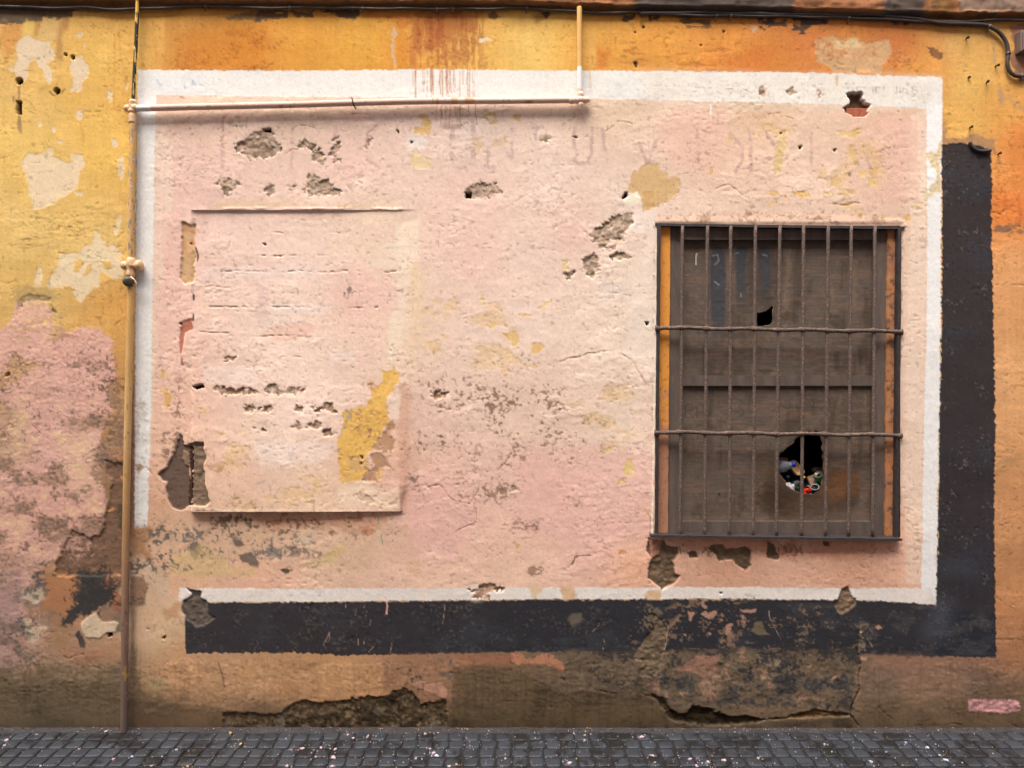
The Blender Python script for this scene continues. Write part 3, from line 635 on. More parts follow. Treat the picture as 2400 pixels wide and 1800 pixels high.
# dirt speckles
for c, r_, pts, dn, col in (
 (1,2,[(1380,60),(1700,-60),(1950,20),(2150,160),(2100,420),(1800,520),(1420,560)], .16, (150,116,94)), (1,2,[(1930,60),(2180,40),(2212,300),(2100,430),(1950,330)], .34, (136,106,84)), (1,2,[(1400,430),(1660,480),(1640,660),(1410,640)], .32, (120,94,78)),
 (2,2,[(0,60),(300,-20),(450,120),(430,420),(250,520),(0,480)], .28, (146,112,88)), (2,2,[(370,60),(430,60),(430,520),(380,520)], .42, (120,94,78)), (1,2,[(1320,780),(1440,770),(1420,930),(1330,940)], .62, (100,78,66)), (1,2,[(1690,900),(1850,880),(2212,830),(2212,930),(2050,1040),(1750,1010)], .55, (140,104,84)),
 (1,2,[(0,1100),(930,1100),(920,1220),(600,1260),(400,1260),(100,1210)], .50, (112,90,70)), (1,2,[(0,1390),(560,1400),(560,1480),(250,1520),(0,1560)], .56, (110,96,90)), (0,2,[(1280,1290),(2212,1200),(2212,1380),(1900,1500),(1400,1560),(1290,1500)], .50, (108,96,88)),
 (0,2,[(1280,1330),(1420,1300),(1440,1560),(1260,1600),(1140,1590),(1140,1440)], .78, (112,96,84)), (0,2,[(1820,1150),(2212,1130),(2212,1250),(1900,1240)], .5, (104,84,64)), (1,1,[(750,830),(860,830),(820,900),(760,900)], .5, (60,54,60)),
 (0,2,[(1500,80),(1560,80),(1550,560),(1440,640),(1490,380)], .5, (110,84,72)), (0,2,[(1800,680),(2000,700),(2030,1060),(1840,1050)], .5, (170,124,92)), (3,0,[(330,1280),(390,1280),(390,1500),(340,1480)], .42, (90,70,66)), (3,0,[(140,1380),(190,1380),(190,1600),(150,1600)], .5, (84,66,60)),
 (3,0,[(680,1490),(760,1490),(750,1525),(690,1525)], .6, (80,66,60)), (3,1,[(400,120),(640,180),(620,250),(440,250)], .45, (130,100,76)), (2,2,[(530,400),(650,390),(620,500),(540,500)], .5, (70,60,50)), (2,2,[(540,980),(620,980),(620,1060),(560,1060)], .5, (80,66,56)), (2,2,[(660,930),(710,930),(710,980),(670,970)], .5, (90,72,62)),
 (2,2,[(0,1190),(230,1190),(220,1260),(0,1250)], .48, (110,84,66)), (2,2,[(140,1590),(300,1580),(280,1659),(140,1659)], .6, (110,80,56)), (3,2,[(60,1380),(300,1390),(290,1480),(100,1480)], .45, (100,74,54)), (2,2,[(1440,1380),(1700,1380),(1690,1480),(1500,1500)], .5, (96,66,44)),
 (1,2,[(700,250),(830,250),(820,520),(700,540)], .42, (120,120,110)), (0,2,[(1400,380),(1500,380),(1480,640),(1400,640)], .42, (104,80,66))):
    speckle(Z(c, r_, pts), col, dn, 0.8, 26, 16)
for pts in ([(1640,1380),(1700,1360),(1740,1440),(1700,1530),(1640,1490)], [(2000,1320),(2080,1360),(2110,1390),(2040,1390)], [(2060,1480),(2180,1440),(2230,1500),(2230,1580),(2100,1540)]):
    put(reg(Z(0,2,pts), 4, 2.5), (104,88,78), 0.9, 0.08)
for pts, col in (([(110,1190),(220,1160),(225,1200),(140,1215)], (108,86,66)), ([(810,1160),(910,1150),(920,1190),(830,1185)], (110,88,68)), ([(550,1180),(640,1165),(620,1190)], (112,90,70)), ([(620,1290),(670,1255),(710,1290),(660,1310)], (148,112,82)), ([(320,1370),(370,1390),(360,1415),(320,1400)], (178,120,80)),
                 ([(90,1420),(230,1420),(200,1490),(90,1500)], (138,126,116)), ([(910,1290),(940,1240),(990,1250),(1020,1270),(1000,1300),(920,1310)], (222,150,92)), ([(220,1610),(300,1610),(260,1635)], (80,66,56)), ([(770,1640),(800,1635),(790,1645)], (50,44,44)), ([(95,1350),(150,1350),(140,1365)], (120,92,74))):
    peel(Z(1,2,pts), col, 3, -0.002, 0.08)
wash(Z(1,2,[(440,1560),(760,1380),(780,1430),(620,1590)]), (228,196,120), 0.55, 10, 6); wash(Z(0,2,[(1460,1530),(1700,1400),(1850,1420),(2000,1560),(2212,1600),(2212,1659),(1500,1659)]), (226,190,118), 0.55, 10, 8); wash(Z(1,2,[(360,1310),(520,1310),(480,1400),(370,1400)]), (206,186,160), 0.6, 5, 6)
wash(Z(1,2,[(0,1100),(1240,1110),(1000,1260),(0,1240)]), (214,150,104), 0.6, 12, 10); wash(Z(2,2,[(1300,1345),(2212,1345),(2212,1480),(1450,1400)]), (214,142,96), 0.55, 8, 8); wash(Z(3,2,[(0,1365),(1170,1375),(1100,1450),(0,1500)]), (208,138,94), 0.55, 14, 10)
wash(Z(2,3,[(140,95),(270,100),(200,195)]), (228,182,120), 0.75, 4, 5); wash(Z(2,3,[(420,95),(540,100),(550,200),(450,200),(430,140)]), (226,176,108), 0.8, 3, 5); wash(Z(2,3,[(1160,130),(1290,120),(1270,195),(1160,190)]), (226,176,110), 0.8, 3, 5)
wash(Z(1,2,[(1300,1520),(1420,1520),(1420,1659),(1300,1659)]), (224,176,124), 0.5, 5, 4, 'v'); wash(Z(1,3,[(1390,0),(1420,0),(1470,200),(1440,200)]), (228,190,150), 0.5, 5, 4, 'v')

for pts, dn, col in (([(990,900),(1100,860),(1300,890),(1420,960),(1400,1080),(1240,1120),(1020,1130),(960,1010)], .12, (160,126,104)), ([(1130,880),(1260,850),(1320,930),(1300,1040),(1180,1060)], .24, (150,116,94)), ([(980,980),(1060,960),(1080,1060),(1000,1080)], .28, (140,110,92)), ([(970,1110),(1100,1120),(1230,1070),(1250,1130),(1050,1180)], .26, (158,120,98)),
                     ([(340,1230),(480,1200),(800,1215),(920,1240),(760,1300),(430,1330),(350,1310)], .26, (140,114,96)), ([(350,1270),(480,1240),(700,1270),(660,1320),(400,1330)], .40, (126,110,102)), ([(480,1205),(850,1208),(820,1245),(500,1250)], .40, (126,98,72)), ([(380,900),(430,880),(436,1060),(400,1060)], .26, (160,116,96))):
    speckle(pts, col, dn, 0.8, 60, 40)
# plaster knocked off down to the mortar
M = [
 Q(400,230,.4069,[(385,260),(400,250),(440,230),(520,205),(560,190),(590,210),(595,250),(625,290),(600,315),(570,320),(510,330),(450,345),(430,320),(395,300)]),
 Q(400,230,.4069,[(735,245),(770,240),(800,265),(830,270),(800,285),(745,285)]), Q(400,230,.4069,[(820,300),(850,300),(870,340),(885,380),(860,390),(850,360),(815,345)]),
 Q(400,230,.4069,[(1120,270),(1135,230),(1155,225),(1150,270),(1130,285)]), Q(400,230,.4069,[(930,230),(960,225),(970,255),(935,245)]), Q(400,230,.4069,[(950,270),(975,270),(960,300),(950,330),(920,320)]), Q(400,230,.4069,[(370,150),(405,160),(400,172),(370,168)]),
 Q(400,230,.4069,[(285,460),(340,465),(355,490),(395,480),(380,540),(350,560),(320,545),(290,510),(275,490)]), Q(400,230,.4069,[(550,505),(590,500),(600,540),(570,555),(550,535)]), Q(400,230,.4069,[(675,510),(720,505),(715,530),(690,540)]),
 Q(400,230,.4069,[(780,470),(800,450),(830,460),(860,490),(910,480),(930,510),(970,535),(960,560),(880,565),(800,560),(775,540)]), Q(400,230,.4069,[(1700,560),(1705,520),(1770,500),(1830,510),(1870,505),(1905,545),(1860,555),(1810,575),(1750,570)]),
 Q(400,230,.4069,[(2125,230),(2170,225),(2205,220),(2180,240),(2150,255)]), Q(400,230,.4069,[(945,340),(975,345),(960,372),(945,368)]),
 Z(2,1,[(660,370),(690,330),(740,320),(780,330),(830,270),(920,230),(980,190),(1030,190),(1030,240),(970,350),(960,420),(900,430),(850,400),(790,480),(720,440)]), Z(2,1,[(615,590),(640,565),(700,560),(740,590),(740,680),(690,720),(640,680)]),
 Z(2,1,[(865,550),(930,535),(980,545),(1015,580),(960,575),(900,565)]), Z(2,1,[(460,715),(520,690),(500,720)]), Z(2,1,[(820,480),(900,465),(880,495)]),
 Z(3,0,[(160,790),(210,770),(250,800),(200,810)]), Z(2,0,[(2145,780),(2165,740),(2200,780),(2190,825),(2150,810)]), Z(3,0,[(430,800),(470,780),(470,820),(440,840)]),
 Z(1,2,[(90,50),(120,20),(200,20),(270,45),(420,50),(420,80),(280,85),(120,75)]), Z(1,2,[(320,370),(370,350),(410,375),(370,390)]), Z(1,2,[(450,370),(550,350),(550,385),(480,380)]), Z(1,2,[(15,380),(60,390),(105,410),(50,405)]), Z(1,2,[(490,205),(540,190),(570,215),(520,225)]), Z(1,2,[(365,200),(390,195),(400,225),(370,225)]),
 Z(1,2,[(560,405),(650,420),(690,440),(640,435)]), Z(1,2,[(600,190),(650,185),(660,230),(620,215)]), Z(1,2,[(0,215),(60,225),(120,205),(100,235),(20,245)]), Z(0,2,[(1880,40),(1930,60),(2212,55),(2230,75),(1930,80)]), Z(0,2,[(2120,200),(2200,195),(2190,240),(2130,250)]),
 Z(0,1,[(1930,1415),(2000,1430),(2040,1425),(2010,1450),(1960,1445)]), Z(2,2,[(0,880),(40,870),(45,910),(0,925)]), Z(1,2,[(1520,80),(1600,65),(1660,75),(1650,110),(1560,130)]), Z(1,3,[(1830,115),(1900,120),(1960,100),(2040,85),(2120,120),(2060,130),(1990,150),(2000,190),(1900,200),(1870,190),(1890,150)]),
]
for p_ in M[:23]: mortar(p_, (184,154,128), -0.006)
for p_ in M[23:]: mortar(p_, (178,140,108), -0.008)
for pts in (Q(400,230,.4069,[(530,180),(575,172),(578,195),(540,192)]), Q(400,230,.4069,[(1692,540),(1735,545),(1730,575),(1700,575)]), Q(400,230,.4069,[(1380,245),(1400,248),(1385,260)]), Q(400,230,.4069,[(1300,180),(1315,190),(1312,215)]), Z(2,0,[(530,1185),(545,1178),(565,1182),(560,1195)]),
            Z(3,0,[(265,1265),(295,1260),(285,1285),(270,1295)]), Z(3,0,[(560,1295),(590,1290),(575,1310)]), Z(3,0,[(100,1150),(115,1148),(110,1160)]), Z(2,1,[(945,60),(975,0),(1000,10),(1000,40),(960,65)]), Z(2,1,[(905,400),(950,398),(940,412)]), Z(1,1,[(58,445),(75,440),(80,455),(65,460)]),
            Z(1,2,[(905,620),(920,618),(935,650),(920,650)]), Z(1,2,[(905,680),(925,678),(920,700)]), Z(0,1,[(1645,440),(1655,440),(1645,465)]), Z(0,3,[(925,500),(965,495),(970,525),(930,530)]), Z(2,1,[(1150,1125),(1180,1120),(1175,1155),(1155,1150)]), Z(0,2,[(1660,20),(1760,0),(1770,30),(1700,50)]), Z(2,3,[(1790,140),(1815,145),(1805,160)])):
    hole(pts, -0.03, 1.0)
hole(Z(0,1,[(50,1570),(90,1560),(90,1590),(55,1590)]), -0.03)

# brick hole at the top right
r = reg(Z(3,0,[(680,810),(710,795),(810,800),(830,820),(820,850),(870,900),(880,900),(855,940),(850,980),(820,1000),(740,1000),(680,960),(660,935),(700,910),(715,880),(690,850)]), 3, 1.4, 'f')
put(r, (112,88,64), 1, 0.2); dig(r, -0.035)
# iron-edged gap and dark render at the left of the walled-up window
r = reg(Z(0,2,[(1550,410),(1585,450),(1590,520),(1640,560),(1640,730),(1645,1040),(1600,1090),(1560,1095),(1490,1070),(1460,1020),(1435,900),(1450,840),(1400,830),(1360,780),(1400,740),(1450,720),(1480,640),(1520,560),(1540,480)]), 2.5, 1.3, 'm'); put(r, (106,84,72), 1, 0.08); dig(r, -0.007)
r = reg(Z(0,2,[(1580,560),(1640,600),(1640,720),(1600,700),(1580,640)]), 2.5, 1.3); put(r, (140,110,88), 1, 0.1); dig(r, 0.005)
r = reg(Z(0,2,[(1600,540),(1690,500),(1770,500),(1770,560),(1800,620),(1780,700),(1790,850),(1830,1010),(1800,1050),(1670,1040),(1680,570)]), 2.5, 1.3); put(r, (126,102,82), 1, 0.1); dig(r, -0.012); ROUGHEN[r[0]] = np.maximum(ROUGHEN[r[0]], r[1] * 0.6)
r = reg(Z(0,2,[(1645,540),(1680,560),(1675,900),(1665,1045),(1635,1045),(1645,800)]), 1.5, 1.2, 'f'); put(r, (52,34,30), 1, 0.1); dig(r, -0.02)
r = reg(Z(0,1,[(1575,260),(1650,280),(1690,265),(1680,400),(1680,560),(1660,640),(1675,690),(1670,780),(1600,800),(1560,740),(1570,560)]), 2.5, 1.2); put(r, (216,172,118), 1, 0.12); dig(r, -0.008)
speckle(Z(0,1,[(1580,300),(1680,300),(1660,760),(1590,760)]), (222,140,86), 0.5, 0.7, 14, 8)
r = reg(Z(0,1,[(1560,1180),(1590,1120),(1660,1100),(1665,1190),(1600,1220),(1590,1330),(1570,1390),(1590,1500),(1570,1500),(1550,1300)]), 2, 1.2); put(r, (190,116,84), 1, 0.08); dig(r, -0.004)
for pts in ([(1690,480),(1705,540),(1695,590)], [(1670,890),(1668,930)], [(1675,1060),(1670,1110)]): put(line(Z(0,1,pts), 4, 1.2), (52,40,38), 0.9)
crack(Z(0,2,[(1545,0),(1555,200),(1548,400)]), 2.0, -0.006, (120,80,62)); crack(Z(0,2,[(1180,790),(1210,760),(1260,710),(1320,780)]), 1.8, -0.004)
peel(Z(0,2,[(1180,700),(1210,690),(1250,715),(1215,745),(1200,780),(1190,740)]), (176,140,110), 2, -0.003)
hole(Z(0,1,[(1545,1130),(1570,1130),(1560,1145)]), -0.02); hole(Z(0,1,[(1510,1265),(1530,1280),(1520,1290)]), -0.02)
speckle(Z(1,2,[(1000,0),(1200,0),(1150,300),(1060,470),(980,740),(730,850),(710,520),(770,250),(960,190)]), (206,150,92), .40, .9, 12, 8)
speckle(Z(1,2,[(720,230),(850,240),(840,520),(710,540)]), (150,150,138), .42, .9, 10, 8)
speckle(Z(1,2,[(740,600),(1000,560),(960,840),(740,850)]), (216,172,110), .5, .8, 12, 8, NB)
speckle(Z(1,2,[(980,380),(1180,380),(1180,820),(940,820)]), (166,124,88), .42, .9, 12, 8)
# brown loss inside the walled-up window
for pts, col in (([(1130,360),(1180,310),(1200,380),(1170,430),(1200,480),(1190,570),(1000,570),(1060,470),(1100,440)], (184,138,98)), ([(980,600),(1060,600),(1140,640),(1190,740),(1120,720),(1070,740),(1040,780),(1050,840),(930,830),(950,760),(1020,720)], (176,132,94)),
                 ([(860,950),(910,910),(960,940),(1010,990),(1025,1010),(980,1070),(960,1080),(950,1020),(900,990)], (180,136,104)), ([(1050,1070),(1080,1040),(1115,1065),(1090,1085)], (150,112,86)), ([(1150,1040),(1220,990),(1222,1035)], (120,90,70)), ([(960,390),(1010,390),(1000,430),(960,500),(990,460)], (170,124,84)), ([(810,635),(850,630),(830,660)], (160,112,80)), ([(870,545),(950,550),(940,560)], (150,106,74))):
    r = peel(Z(1,2,pts), col, 3, -0.005, 0.12)
wash(Z(1,2,[(1130,120),(1170,80),(1250,100),(1240,300),(1150,300)]), (236,204,180), 0.8, 3, 4)
wash(Z(1,2,[(720,870),(960,840),(1040,900),(1230,880),(1230,1080),(720,1050)]), (236,204,170), 0.6, 4, 6)
# below the barred window
for pts in ([(1185,1340),(1320,1360),(1340,1400),(1440,1405),(1440,1480),(1385,1540),(1410,1640),(1440,1659),(1410,1720),(1300,1770),(1260,1740),(1170,1680),(1165,1659),(1200,1500),(1165,1440)], [(1690,1420),(1760,1380),(1830,1390),(1850,1420),(1920,1415),(2000,1405),(2065,1440),(2060,1570),(2020,1610),(1940,1560),(1900,1520),(1790,1530),(1760,1470)], [(1530,1460),(1590,1450),(1600,1500),(1540,1500)]):
    r = reg(Z(2,2,pts), 3, 1.3); put(r, (112,90,70), 1, 0.14); dig(r, -0.010); ROUGHEN[r[0]] = np.maximum(ROUGHEN[r[0]], r[1])
for pts in ([(0,1370),(50,1390),(100,1490),(80,1520),(0,1500)], [(480,1365),(530,1365),(530,1400),(490,1395)]):
    r = reg(Z(3,2,pts), 3, 1.3); put(r, (106,88,68), 1, 0.14); dig(r, -0.008)
r = reg(Z(2,2,[(1190,1345),(1300,1350),(1270,1480),(1200,1520)]), 3, 2); put(r, (190,130,98), 0.85); dig(r, 0.008)
r = reg(Z(3,3,[(630,150),(640,110),(690,95),(715,135),(720,165),(765,195),(760,250),(700,310),(620,330),(570,250),(600,210)]), 3, 1.3); put(r, (122,98,76), 1, 0.16); dig(r, -0.010); ROUGHEN[r[0]] = np.maximum(ROUGHEN[r[0]], r[1])
r = reg(Z(0,3,[(1570,290),(1580,210),(1640,180),(1660,160),(1620,110),(1680,120),(1750,130),(1740,180),(1790,220),(1800,330),(1860,360),(1760,430),(1680,440),(1610,370)]), 3, 1.4); put(r, (98,84,74), 1, 0.2); dig(r, -0.006); ROUGHEN[r[0]] = np.maximum(ROUGHEN[r[0]], r[1] * .7)
put(reg(Z(0,3,[(1620,105),(1680,120),(1750,125),(1745,180),(1700,170),(1640,140)]), 3, 1.3), (60,54,52), 0.9)
# cracks in the pink
for c, r_, pts in ((2,1,[(410,1465),(500,1440),(580,1430),(650,1390),(760,1385),(860,1370),(950,1400),(1050,1480),(1110,1580),(1160,1650)]), (2,1,[(1040,970),(1090,1050),(1120,1100),(1170,1100)]), (2,1,[(1160,1160),(1170,1200),(1230,1200)]), (2,0,[(810,1140),(890,1090),(910,1045),(1010,1060),(1045,1080)]),
                   (2,0,[(1760,1640),(1880,1600),(1990,1690)]), (3,0,[(0,990),(130,980),(150,1010),(220,1030)]), (3,0,[(460,1130),(530,1145),(620,1130),(700,1145),(770,1110)]), (3,1,[(350,40),(360,80),(410,95)]), (3,1,[(520,100),(650,110),(760,95),(810,110)]), (1,0,[(1780,1090),(1850,1050),(1890,1080)]), (1,2,[(2212,600),(2150,680),(2080,750)]),
                   (1,2,[(1420,930),(1500,890),(1600,880),(1650,950),(1720,1010),(1850,1030)]), (2,2,[(460,1600),(530,1560),(550,1490),(670,1480)]), (1,0,[(250,1330),(300,1300),(370,1285)]), (1,0,[(960,1160),(1040,1090),(1110,1075)]), (0,0,[(1930,1000),(1920,1300)]), (1,0,[(310,1110),(400,1080),(520,1110),(550,1150)]), (3,1,[(1160,820),(1250,805),(1330,840)]),
                   (1,2,[(1900,1040),(1890,1200),(1800,1230),(1700,1290)]), (3,2,[(0,1500),(150,1470),(240,1490)]), (1,2,[(970,1420),(1060,1440),(1130,1440)]), (0,2,[(1880,20),(1930,60)])):
    crack(Z(c, r_, pts), 1.9, -0.006, (168,112,80), 0.6)
put(line(Z(2,1,[(500,1440),(600,1410),(650,1390),(760,1385)]), 3.2, 1.5), (110,78,56), 0.7)
put(line(Z(2,2,[(525,1560),(545,1500),(600,1485),(670,1480)]), 4, 1.5), (80,62,52), 0.8)
# horizontal scratches in the walled-up window: old shutter slats
for y_, x0, x1 in ((598,600,770),(598,620,660),(636,520,940),(780,470,600),(788,540,740),(838,660,760),(672,480,620),(720,470,900),(912,470,600),(545,640,800)):
    pts = [(x, y_ + 1.5 * math.sin(x * 0.05 + y_)) for x in range(x0, x1, 12)]
    r = line(pts, 1.6, 2.0, 1.2); r = (r[0], r[1] * smooth(-0.4, 0.3, NB[r[0]])); put(r, (206,160,140), 0.5); dig(r, -0.005)
# pits scattered over the plaster
pit = smooth(1.18, 1.5, NS + 0.25 * vnoise(300, 300, 77)) * smooth(1330, 1280, gy)[:, None] * smooth(330, 360, gx)[None, :] * smooth(2170, 2150, gx)[None, :] * smooth(255, 300, gy)[:, None]
H -= 0.0025 * pit; COL *= (1 - 0.16 * pit)[..., None]

# ---------------------------------------------------------------- 6. ghost lettering, drips, marks
def letters(strokes, width, rgb, op, q=None):
    for st in strokes:
        s, m, sd = line(st, width, 1.5, 1.8); put((s, m * smooth(-1.0, 0.3, NM[s] + 0.4 * NS[s])), rgb, op, 0.03)
g = lambda pts: Q(400,230,.4069,pts)
GH = (208,174,162)
letters([g([(1625,170),(1620,330),(1650,390),(1700,400),(1745,360),(1745,170)]), g([(1580,165),(1660,165)])], 12, GH, 0.9)
letters([g([(1830,400),(1830,280)]), g([(1800,400),(1865,400)]), g([(1840,200),(1960,340)]), g([(1965,340),(1965,180)]), g([(2060,170),(2140,170)]), g([(2110,170),(2105,240)])], 8, GH, 0.85)
letters([g([(950,170),(950,400),(1050,400)]), g([(1190,160),(1130,220),(1120,300),(1150,370),(1200,400)]), g([(300,130),(300,400)]), g([(0,230),(60,170),(110,180)]), g([(700,180),(700,400)])], 9, (220,174,158), 0.75)
g2 = lambda pts: Q(1250,160,.452,pts)
letters([g2([(215,310),(215,480),(240,500),(280,490),(305,440),(305,310)]), g2([(360,320),(380,480)]), g2([(550,390),(590,500),(650,350)]), g2([(1020,340),(1080,400),(1085,480),(1050,540)]), g2([(1125,330),(1130,540)]), g2([(1200,320),(1250,400)]), g2([(1440,340),(1440,520)]), g2([(1720,430),(1760,560)]), g2([(850,320),(860,500)])], 8, (210,168,152), 0.85)
# faint reversed notice lettering in the white border
WL = (176,164,158)
letters([g2([(2010,130),(2030,90),(2045,135)]), g2([(2012,115),(2040,112)]), g2([(1990,95),(1990,135),(1965,130),(1968,112),(1990,112)]), g2([(1990,95),(1970,96),(1968,110)]), g2([(1940,112),(1925,105),(1920,128),(1938,132),(1942,114)]), g2([(1908,100),(1908,132)]), g2([(1890,100),(1890,132),(1880,130)]),
         g2([(1820,100),(1820,125)]), g2([(1800,100),(1780,102),(1782,125)]), g2([(1765,100),(1765,125)]), g2([(1700,98),(1675,100),(1690,122)]), g2([(1655,98),(1655,120),(1645,118)]), g2([(905,100),(940,98),(930,120)]), g2([(1010,108),(1060,108)]), g2([(1080,105),(1120,125)])], 2.2, WL, 0.75)
letters([Z(0,0,[(1360,700),(1390,740)]), Z(0,0,[(1600,690),(1600,760)]), Z(0,0,[(1660,740),(1670,700),(1690,740)]), Z(0,0,[(1720,710),(1750,740)]), Z(0,0,[(1780,710),(1810,735)])], 2.2, (190,192,196), 0.9)
drips(965, 1122, 160, 262, 26, (206,134,62), 1.0, 2.6, 0.75, 3, 0.35)
drips(1010, 1060, 160, 228, 8, (200,120,48), 2.0, 4.0, 0.7, 9, 0.8)
drips(1010, 1120, 245, 300, 14, (196,126,66), 1.2, 2.6, 0.8, 4, 0.4)
drips(1380, 1386, 160, 215, 2, (232,180,110), 1.5, 2.5, 0.7, 5, 0.8)
put(line(Z(2,0,[(1715,900),(1718,990)]), 2.6, 0.6), (255,250,246), 0.9)
put(line(Z(1,3,[(1120,195),(1135,250),(1128,330)]), 3.0, 0.8), (226,166,140), 0.95)
for pts in ([(1635,230),(1615,410)], [(940,240),(935,270)], [(865,280),(860,340)], [(960,300),(950,345)], [(990,380),(985,430)], [(635,490),(580,600)], [(635,490),(630,570)], [(885,545),(885,595)], [(940,540),(930,590)], [(1015,610),(975,655)], [(1180,560),(1160,660)], [(780,235),(775,270)]):
    put(line(Z(1,3,pts), 1.0, 0.8, 0.9), (196,156,132), 0.6)
for pts in ([(750,410),(700,490)], [(790,620),(785,680)], [(795,550),(800,570)], [(1520,310),(1535,370)], [(1350,430),(1335,540)]): put(line(Z(2,3,pts), 1.2, 1.2, 0.9), (190,152,118), 0.65)
for pts in ([(10,300),(20,370),(70,460),(110,540)], [(860,540),(910,620)], [(780,680),(790,630),(840,645)]): put(line(Z(3,3,pts), 1.2, 1.2, 0.9), (184,150,120), 0.65)
put(line(Z(0,3,[(1890,750),(1920,850),(1945,960)]), 3.5, 1.2), (120,80,56), 0.85)
for pts in ([(1060,1155),(1058,1210)], [(1045,1250),(1030,1270)], [(1080,1290),(1095,1380)], [(1160,1165),(1180,1160)], [(1185,1345),(1180,1360)]): put(line(Z(1,2,pts), 2.2, 0.8), (56,140,116), 0.8)
for pts in ([(130,850),(140,920)], [(230,880),(160,980)], [(20,860),(100,830)]): put(line(Z(1,2,pts), 2.0, 1.0), (130,140,140), 0.6)
letters([Z(2,2,[(1455,1410),(1460,1465)]), Z(2,2,[(1480,1450),(1500,1440),(1490,1465)]), Z(2,2,[(1515,1440),(1515,1465)]), Z(2,2,[(1600,1450),(1615,1470)]), Z(2,2,[(1700,1450),(1725,1445),(1725,1470),(1705,1468)])], 2.2, (70,52,44), 0.9)
letters([Z(3,2,[(100,1420),(100,1450)]), Z(3,2,[(150,1410),(160,1450)]), Z(3,2,[(200,1410),(190,1450)]), Z(3,2,[(240,1420),(260,1450)]), Z(3,2,[(290,1420),(280,1450)])], 4, (96,76,54), 0.8)
letters([Z(0,2,[(600,710),(600,900),(640,1000),(720,1020),(820,980),(885,930)]), Z(0,2,[(560,500),(620,500),(700,540),(760,570)])], 4.2, (96,88,92), 0.75)
letters([Z(0,2,[(40,1080),(65,1260)]), Z(0,2,[(65,960),(60,1010)])], 4, (130,110,110), 0.55)

# ---------------------------------------------------------------- 7. pink wash and grime on the left strip
pts = [(-40,800),(20,760),(40,720),(60,700),(110,705),(125,740),(130,770),(230,770),(262,800),(268,840),(272,900),(268,960),(245,1000),(240,1060),(236,1120),(246,1180),(240,1240),(225,1260),(205,1262),(170,1240),(150,1275),(135,1310),(95,1335),(85,1350),(70,1380),(35,1500),(30,1560),(-40,1560)]
r = reg(pts, 9, 6.0, 'm'); s = r[0]; r = (s, r[1] * (1 - .5 * smooth(0.2, .9, NB[s] + .5 * NP[s]) * smooth(-40, 0, r[2])), r[2]); put(r, (214,163,142), 0.93, 0.07, 950)
H[s] += r[1] * (0.0003 * NB[s] + 0.0003 * NM[s] + 0.0006 * NF[s]); dig(r, 0.0012)
wash([(-40,1200),(90,1130),(230,1060),(240,1240),(150,1260),(90,1330),(-40,1340)], (205,152,124), 0.4, 25, 14)
wash([(-40,940),(60,960),(70,1060),(40,1100),(-40,1080)], (196,160,116), 0.6, 16, 14)
wash([(-40,1340),(45,1340),(38,1555),(-40,1555)], (168,130,118), 0.9, 5, 6)
wash([(-40,1280),(100,1300),(60,1400),(40,1560),(-40,1570)], (150,120,108), 0.35, 20, 14)
speckle([(25,1350),(60,1360),(120,1480),(100,1560),(30,1580)], (190,146,130), 0.75, 0.8, 14, 10)
speckle([(30,690),(125,690),(135,790),(20,800)], (232,190,110), 0.55, 0.8, 14, 10)
speckle([(-40,790),(120,790),(90,960),(-40,1000)], (224,176,92), 0.36, 0.7, 24, 14, NB)
speckle([(-40,900),(70,900),(80,970),(-40,960)], (90,76,70), 0.42, 0.8, 16, 10)
speckle([(200,800),(272,830),(270,900),(215,910)], (110,88,84), 0.5, 0.8, 16, 10)
speckle([(215,900),(292,900),(290,1100),(235,1090)], (112,82,52), 0.66, 0.8, 18, 12)
speckle([(240,980),(290,1000),(285,1130),(245,1080)], (104,76,56), 0.75, 0.85, 14, 10)
speckle([(150,1020),(245,1040),(240,1110),(160,1100)], (120,94,84), 0.42, 0.7, 20, 12)
speckle([(-40,1260),(100,1290),(95,1340),(-40,1330)], (120,88,72), 0.6, 0.8, 16, 12)
speckle([(-40,760),(250,780),(262,1000),(230,1240),(-40,1300)], (170,128,96), 0.34, 0.6, 30, 20, NB)
speckle([(-40,800),(255,800),(255,1240),(-40,1290)], (120,96,88), 0.30, 0.7, 30, 20)
speckle([(100,1180),(240,1180),(200,1300),(60,1330)], (128,96,80), 0.45, 0.7, 20, 14)
speckle([(-40,1330),(120,1330),(100,1480),(-40,1500)], (130,104,100), 0.40, 0.7, 20, 14)
wash([(140,1010),(200,1000),(240,1060),(236,1150),(190,1180),(150,1130)], (218,176,140), 0.5, 12, 8)
for pts, col, dz in (([(40,740),(48,700),(70,690),(120,700),(120,706),(60,704),(48,730)], (96,88,88), -0.003), ([(118,710),(132,730),(128,755),(120,745)], (84,80,88), -0.003)):
    s, m, sd = reg(pts, 4, 3); put((s, m * smooth(-0.3, 0.4, NS[s])), col, 0.9); H[s] += dz * m
stain([(35,685),(60,670),(115,675),(130,700),(45,705)], (176,146,92), 0.6, 8, 6)
for pts in ([(150,1005),(185,1030),(215,1060)], [(75,995),(100,1020),(115,1030)], [(-20,1030),(10,1000),(40,990)], [(270,830),(272,870),(268,905)]): crack(pts, 2, -0.005, (130,92,74))
s = box(-60, 860, 292, 1620); Xs, Ys = grid(s); gm = smooth(870, 980, Ys)
put((s, gm * smooth(0.0, 0.9, NL[s] + .7 * NB[s])), (170,132,104), 0.55, 0.06)
put((s, gm * smooth(0.25, 1.0, NB[s] + .5 * NP[s] - .3 * NL[s] + .5 * smooth(120, 290, Xs))), (134,104,82), 0.55, 0.08)
put((s, smooth(1240, 1400, Ys) * smooth(-.1, .8, NL[s] * -.6 + .8 * NB[s] + .3 * NP[s])), (106,90,82), 0.6, 0.08)
